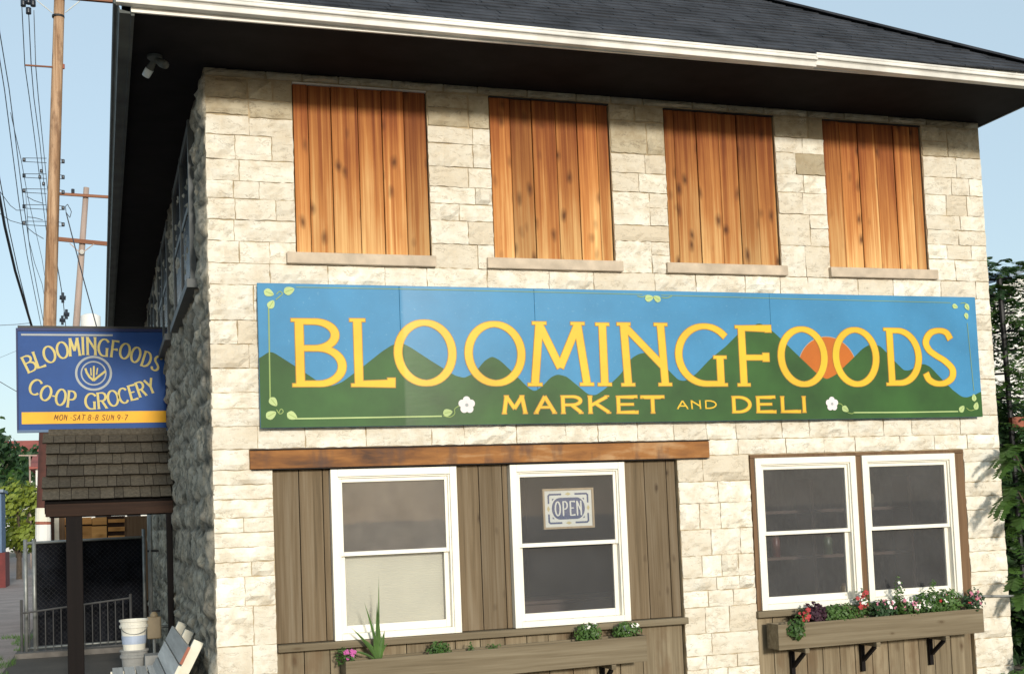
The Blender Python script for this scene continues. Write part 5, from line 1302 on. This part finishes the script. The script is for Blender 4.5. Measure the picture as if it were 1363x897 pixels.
for (bx_, by_, hh, ln) in ((8.7, .55, 3.9, .1), (8.95, .2, 3.2, .25), (8.5, 1.2, 4.1, -.05), (9.3, .7, 3.6, .3)):
    P_ = [Vector((bx_+ln*t, by_+.1*math.sin(3*t), hh*t)) for t in (0, .3, .6, .85, 1)]
    tk_.tube(P_, .045, 8, .015); tips += [(P_[k]+(P_[k+1]-P_[k])*rnd.random()) for k in (1, 2, 3, 3, 2, 1) for _ in range(6)]+[P_[-1]]*8
tk_.build('trunk', M['bark'], ft)
fm = [MB(), MB(), MB()]
for _ in range(900):
    z = rnd.uniform(.3, 4.25); x = 7.98+abs(rnd.gauss(0, .75)) + (.18 if z > 3.3 else 0); y = rnd.uniform(.1, 2.4)
    if z > 3.0 and x < 8.35 and y < .45: x += .35
    a = rnd.uniform(0, 6.28); d = (math.cos(a)*1.0, math.sin(a)*.8-.3, rnd.uniform(.0, .6))
    if x+d[0]*.4 < 7.86: d = (abs(d[0]), d[1], d[2])
    frond(rnd.choice(fm), (x, y, z), d, rnd.uniform(.3, .55), rnd, rnd.uniform(.4, .9), 11, .10)
for _ in range(70):
    x = rnd.uniform(8.05, 8.9); z = 4.35-abs(rnd.gauss(0, .35)); a = rnd.uniform(0, 6.28)
    frond(rnd.choice(fm), (x, rnd.uniform(.3, 1.2), z), (math.cos(a), math.sin(a)*.6-.3, rnd.uniform(.2, .9)), rnd.uniform(.25, .4), rnd, .7, 11, .09)
for p in tips:
    a = rnd.uniform(0, 6.28); d = (abs(math.cos(a))*.8+.05, math.sin(a)-.3, rnd.uniform(.1, .7)); frond(rnd.choice(fm), p, d, rnd.uniform(.35, .6), rnd, .6)
for k_, mt_ in enumerate(('leaf', 'leaf_dark', 'leaf_mid')):
    o = fm[k_].build('frond_cluster', M[mt_], ft); o['kind'] = 'stuff'
clump((8.75, 1.3, 1.25), (.85, .6, 1.9), 7000, .065, M['leaf_dark'], 'inner_foliage', ft, seed=66)
# the fronds that lean across the corner of the front wall
for (px, py, y, d, L, dr_) in ((1350, 604, -.28, (-1, -.1, .22), .30, .6), (1350, 600, -.25, (-.7, -.4, .5), .26, .7), (1352, 612, -.30, (-.9, -.2, -.05), .28, .5), (1354, 598, -.2, (-.4, -.4, .6), .24, .7),
                     (1352, 658, -.32, (-1, -.1, .25), .32, .8), (1350, 664, -.30, (-.8, -.3, .1), .30, .7), (1354, 652, -.25, (-.6, -.3, .5), .26, .8), (1358, 690, -.2, (-.3, -.4, .2), .28, .7),
                     (1360, 770, -.25, (-.5, -.2, .3), .26, .8), (1362, 790, -.2, (-.4, -.4, .2), .26, .8)):
    x_, z_ = at(px, py, y); lf = MB(); frond(lf, (x_, y, z_), d, L, rnd, dr_, 16, .13); lf.build('frond', M['leaf_mid'], ft)
st_ = MB()
for (px, py) in ((1352, 606), (1356, 655), (1362, 690), (1360, 770)):
    x_, z_ = at(px, py, -.3); st_.tube([(x_, -.3, z_), (x_+.25, -.1, z_-.15), (8.6, .4, max(.2, z_-.5))], .008, 5, .014)
st_.build('branch', M['bark'], ft)
# ivy-like ground shrub at the lower right corner
sb_ = empty('shrub', (7.65, -.45, 0), 'low green leafy shrub at the foot of the right corner of the front wall', 'shrub')
clump((7.55, -.35, .0), (.38, .22, .16), 700, .035, M['leaf_mid'], 'foliage', sb_, seed=61); clump((8.0, -.3, .15), (.35, .25, .26), 900, .035, M['leaf'], 'foliage', sb_, seed=62)
stx = MB()
for k_ in range(7): stx.tube([(7.7, -.4, 0), (7.4+k_*.12, -.35, .12)], .006, 5)
stx.build('stems', M['bark'], sb_)
# neighbouring pale building behind the foliage
nb = empty('pale_building', (13.5, 6, 0), 'white building with blue grey roof edge behind the foliage at the right', 'building')
zt2 = at(1363, 362, 6)[1]
MB().box(10.6, 17, 6, 12, 0, zt2-.35).build('wall', M['farwhite'], nb)
rr_ = MB(); xa = at(1338, 358, 5.8)[0]
rr_.v = [(xa, 5.7, at(1338, 370, 5.7)[1]), (17, 5.7, zt2+1.2), (17, 6.4, zt2+1.2), (xa, 6.4, at(1338, 370, 5.7)[1])]
rr_.v += [(v[0], v[1], v[2]+.12) for v in rr_.v[:4]]
rr_.f = [(3, 2, 1, 0), (4, 5, 6, 7), (0, 1, 5, 4), (1, 2, 6, 5), (2, 3, 7, 6), (3, 0, 4, 7)]
rr_.build('roof', M['bluegrey_roof'], nb)
MB().poly([(xa+.1, 5.99, at(1338, 372, 6)[1]-1.5), (16.9, 5.99, zt2-.36), (16.9, 5.99, zt2+1.1), (xa+.1, 5.99, at(1338, 372, 6)[1]-.05)]).build('gable', M['farwhite'], nb)
wf = MB().box(11.0, 12.0, 5.93, 5.985, 2.3, 3.7).build('window', M['bluegrey_roof'], nb); MB().box(11.08, 11.92, 5.9, 5.925, 2.38, 3.62).build('pane', M['inside'], wf)
tree(11.2, 4.2, 4.0, 1.5, M['leaf_dark'], 'dark leafy tree filling the shade behind the ferny fronds', 2400, .10, .1, 91, .05)
tree(10.6, 3.0, 3.0, 1.3, M['leaf_dark'], 'dark undergrowth tree low behind the ladder at the right', 2400, .09, .08, 92, .02)
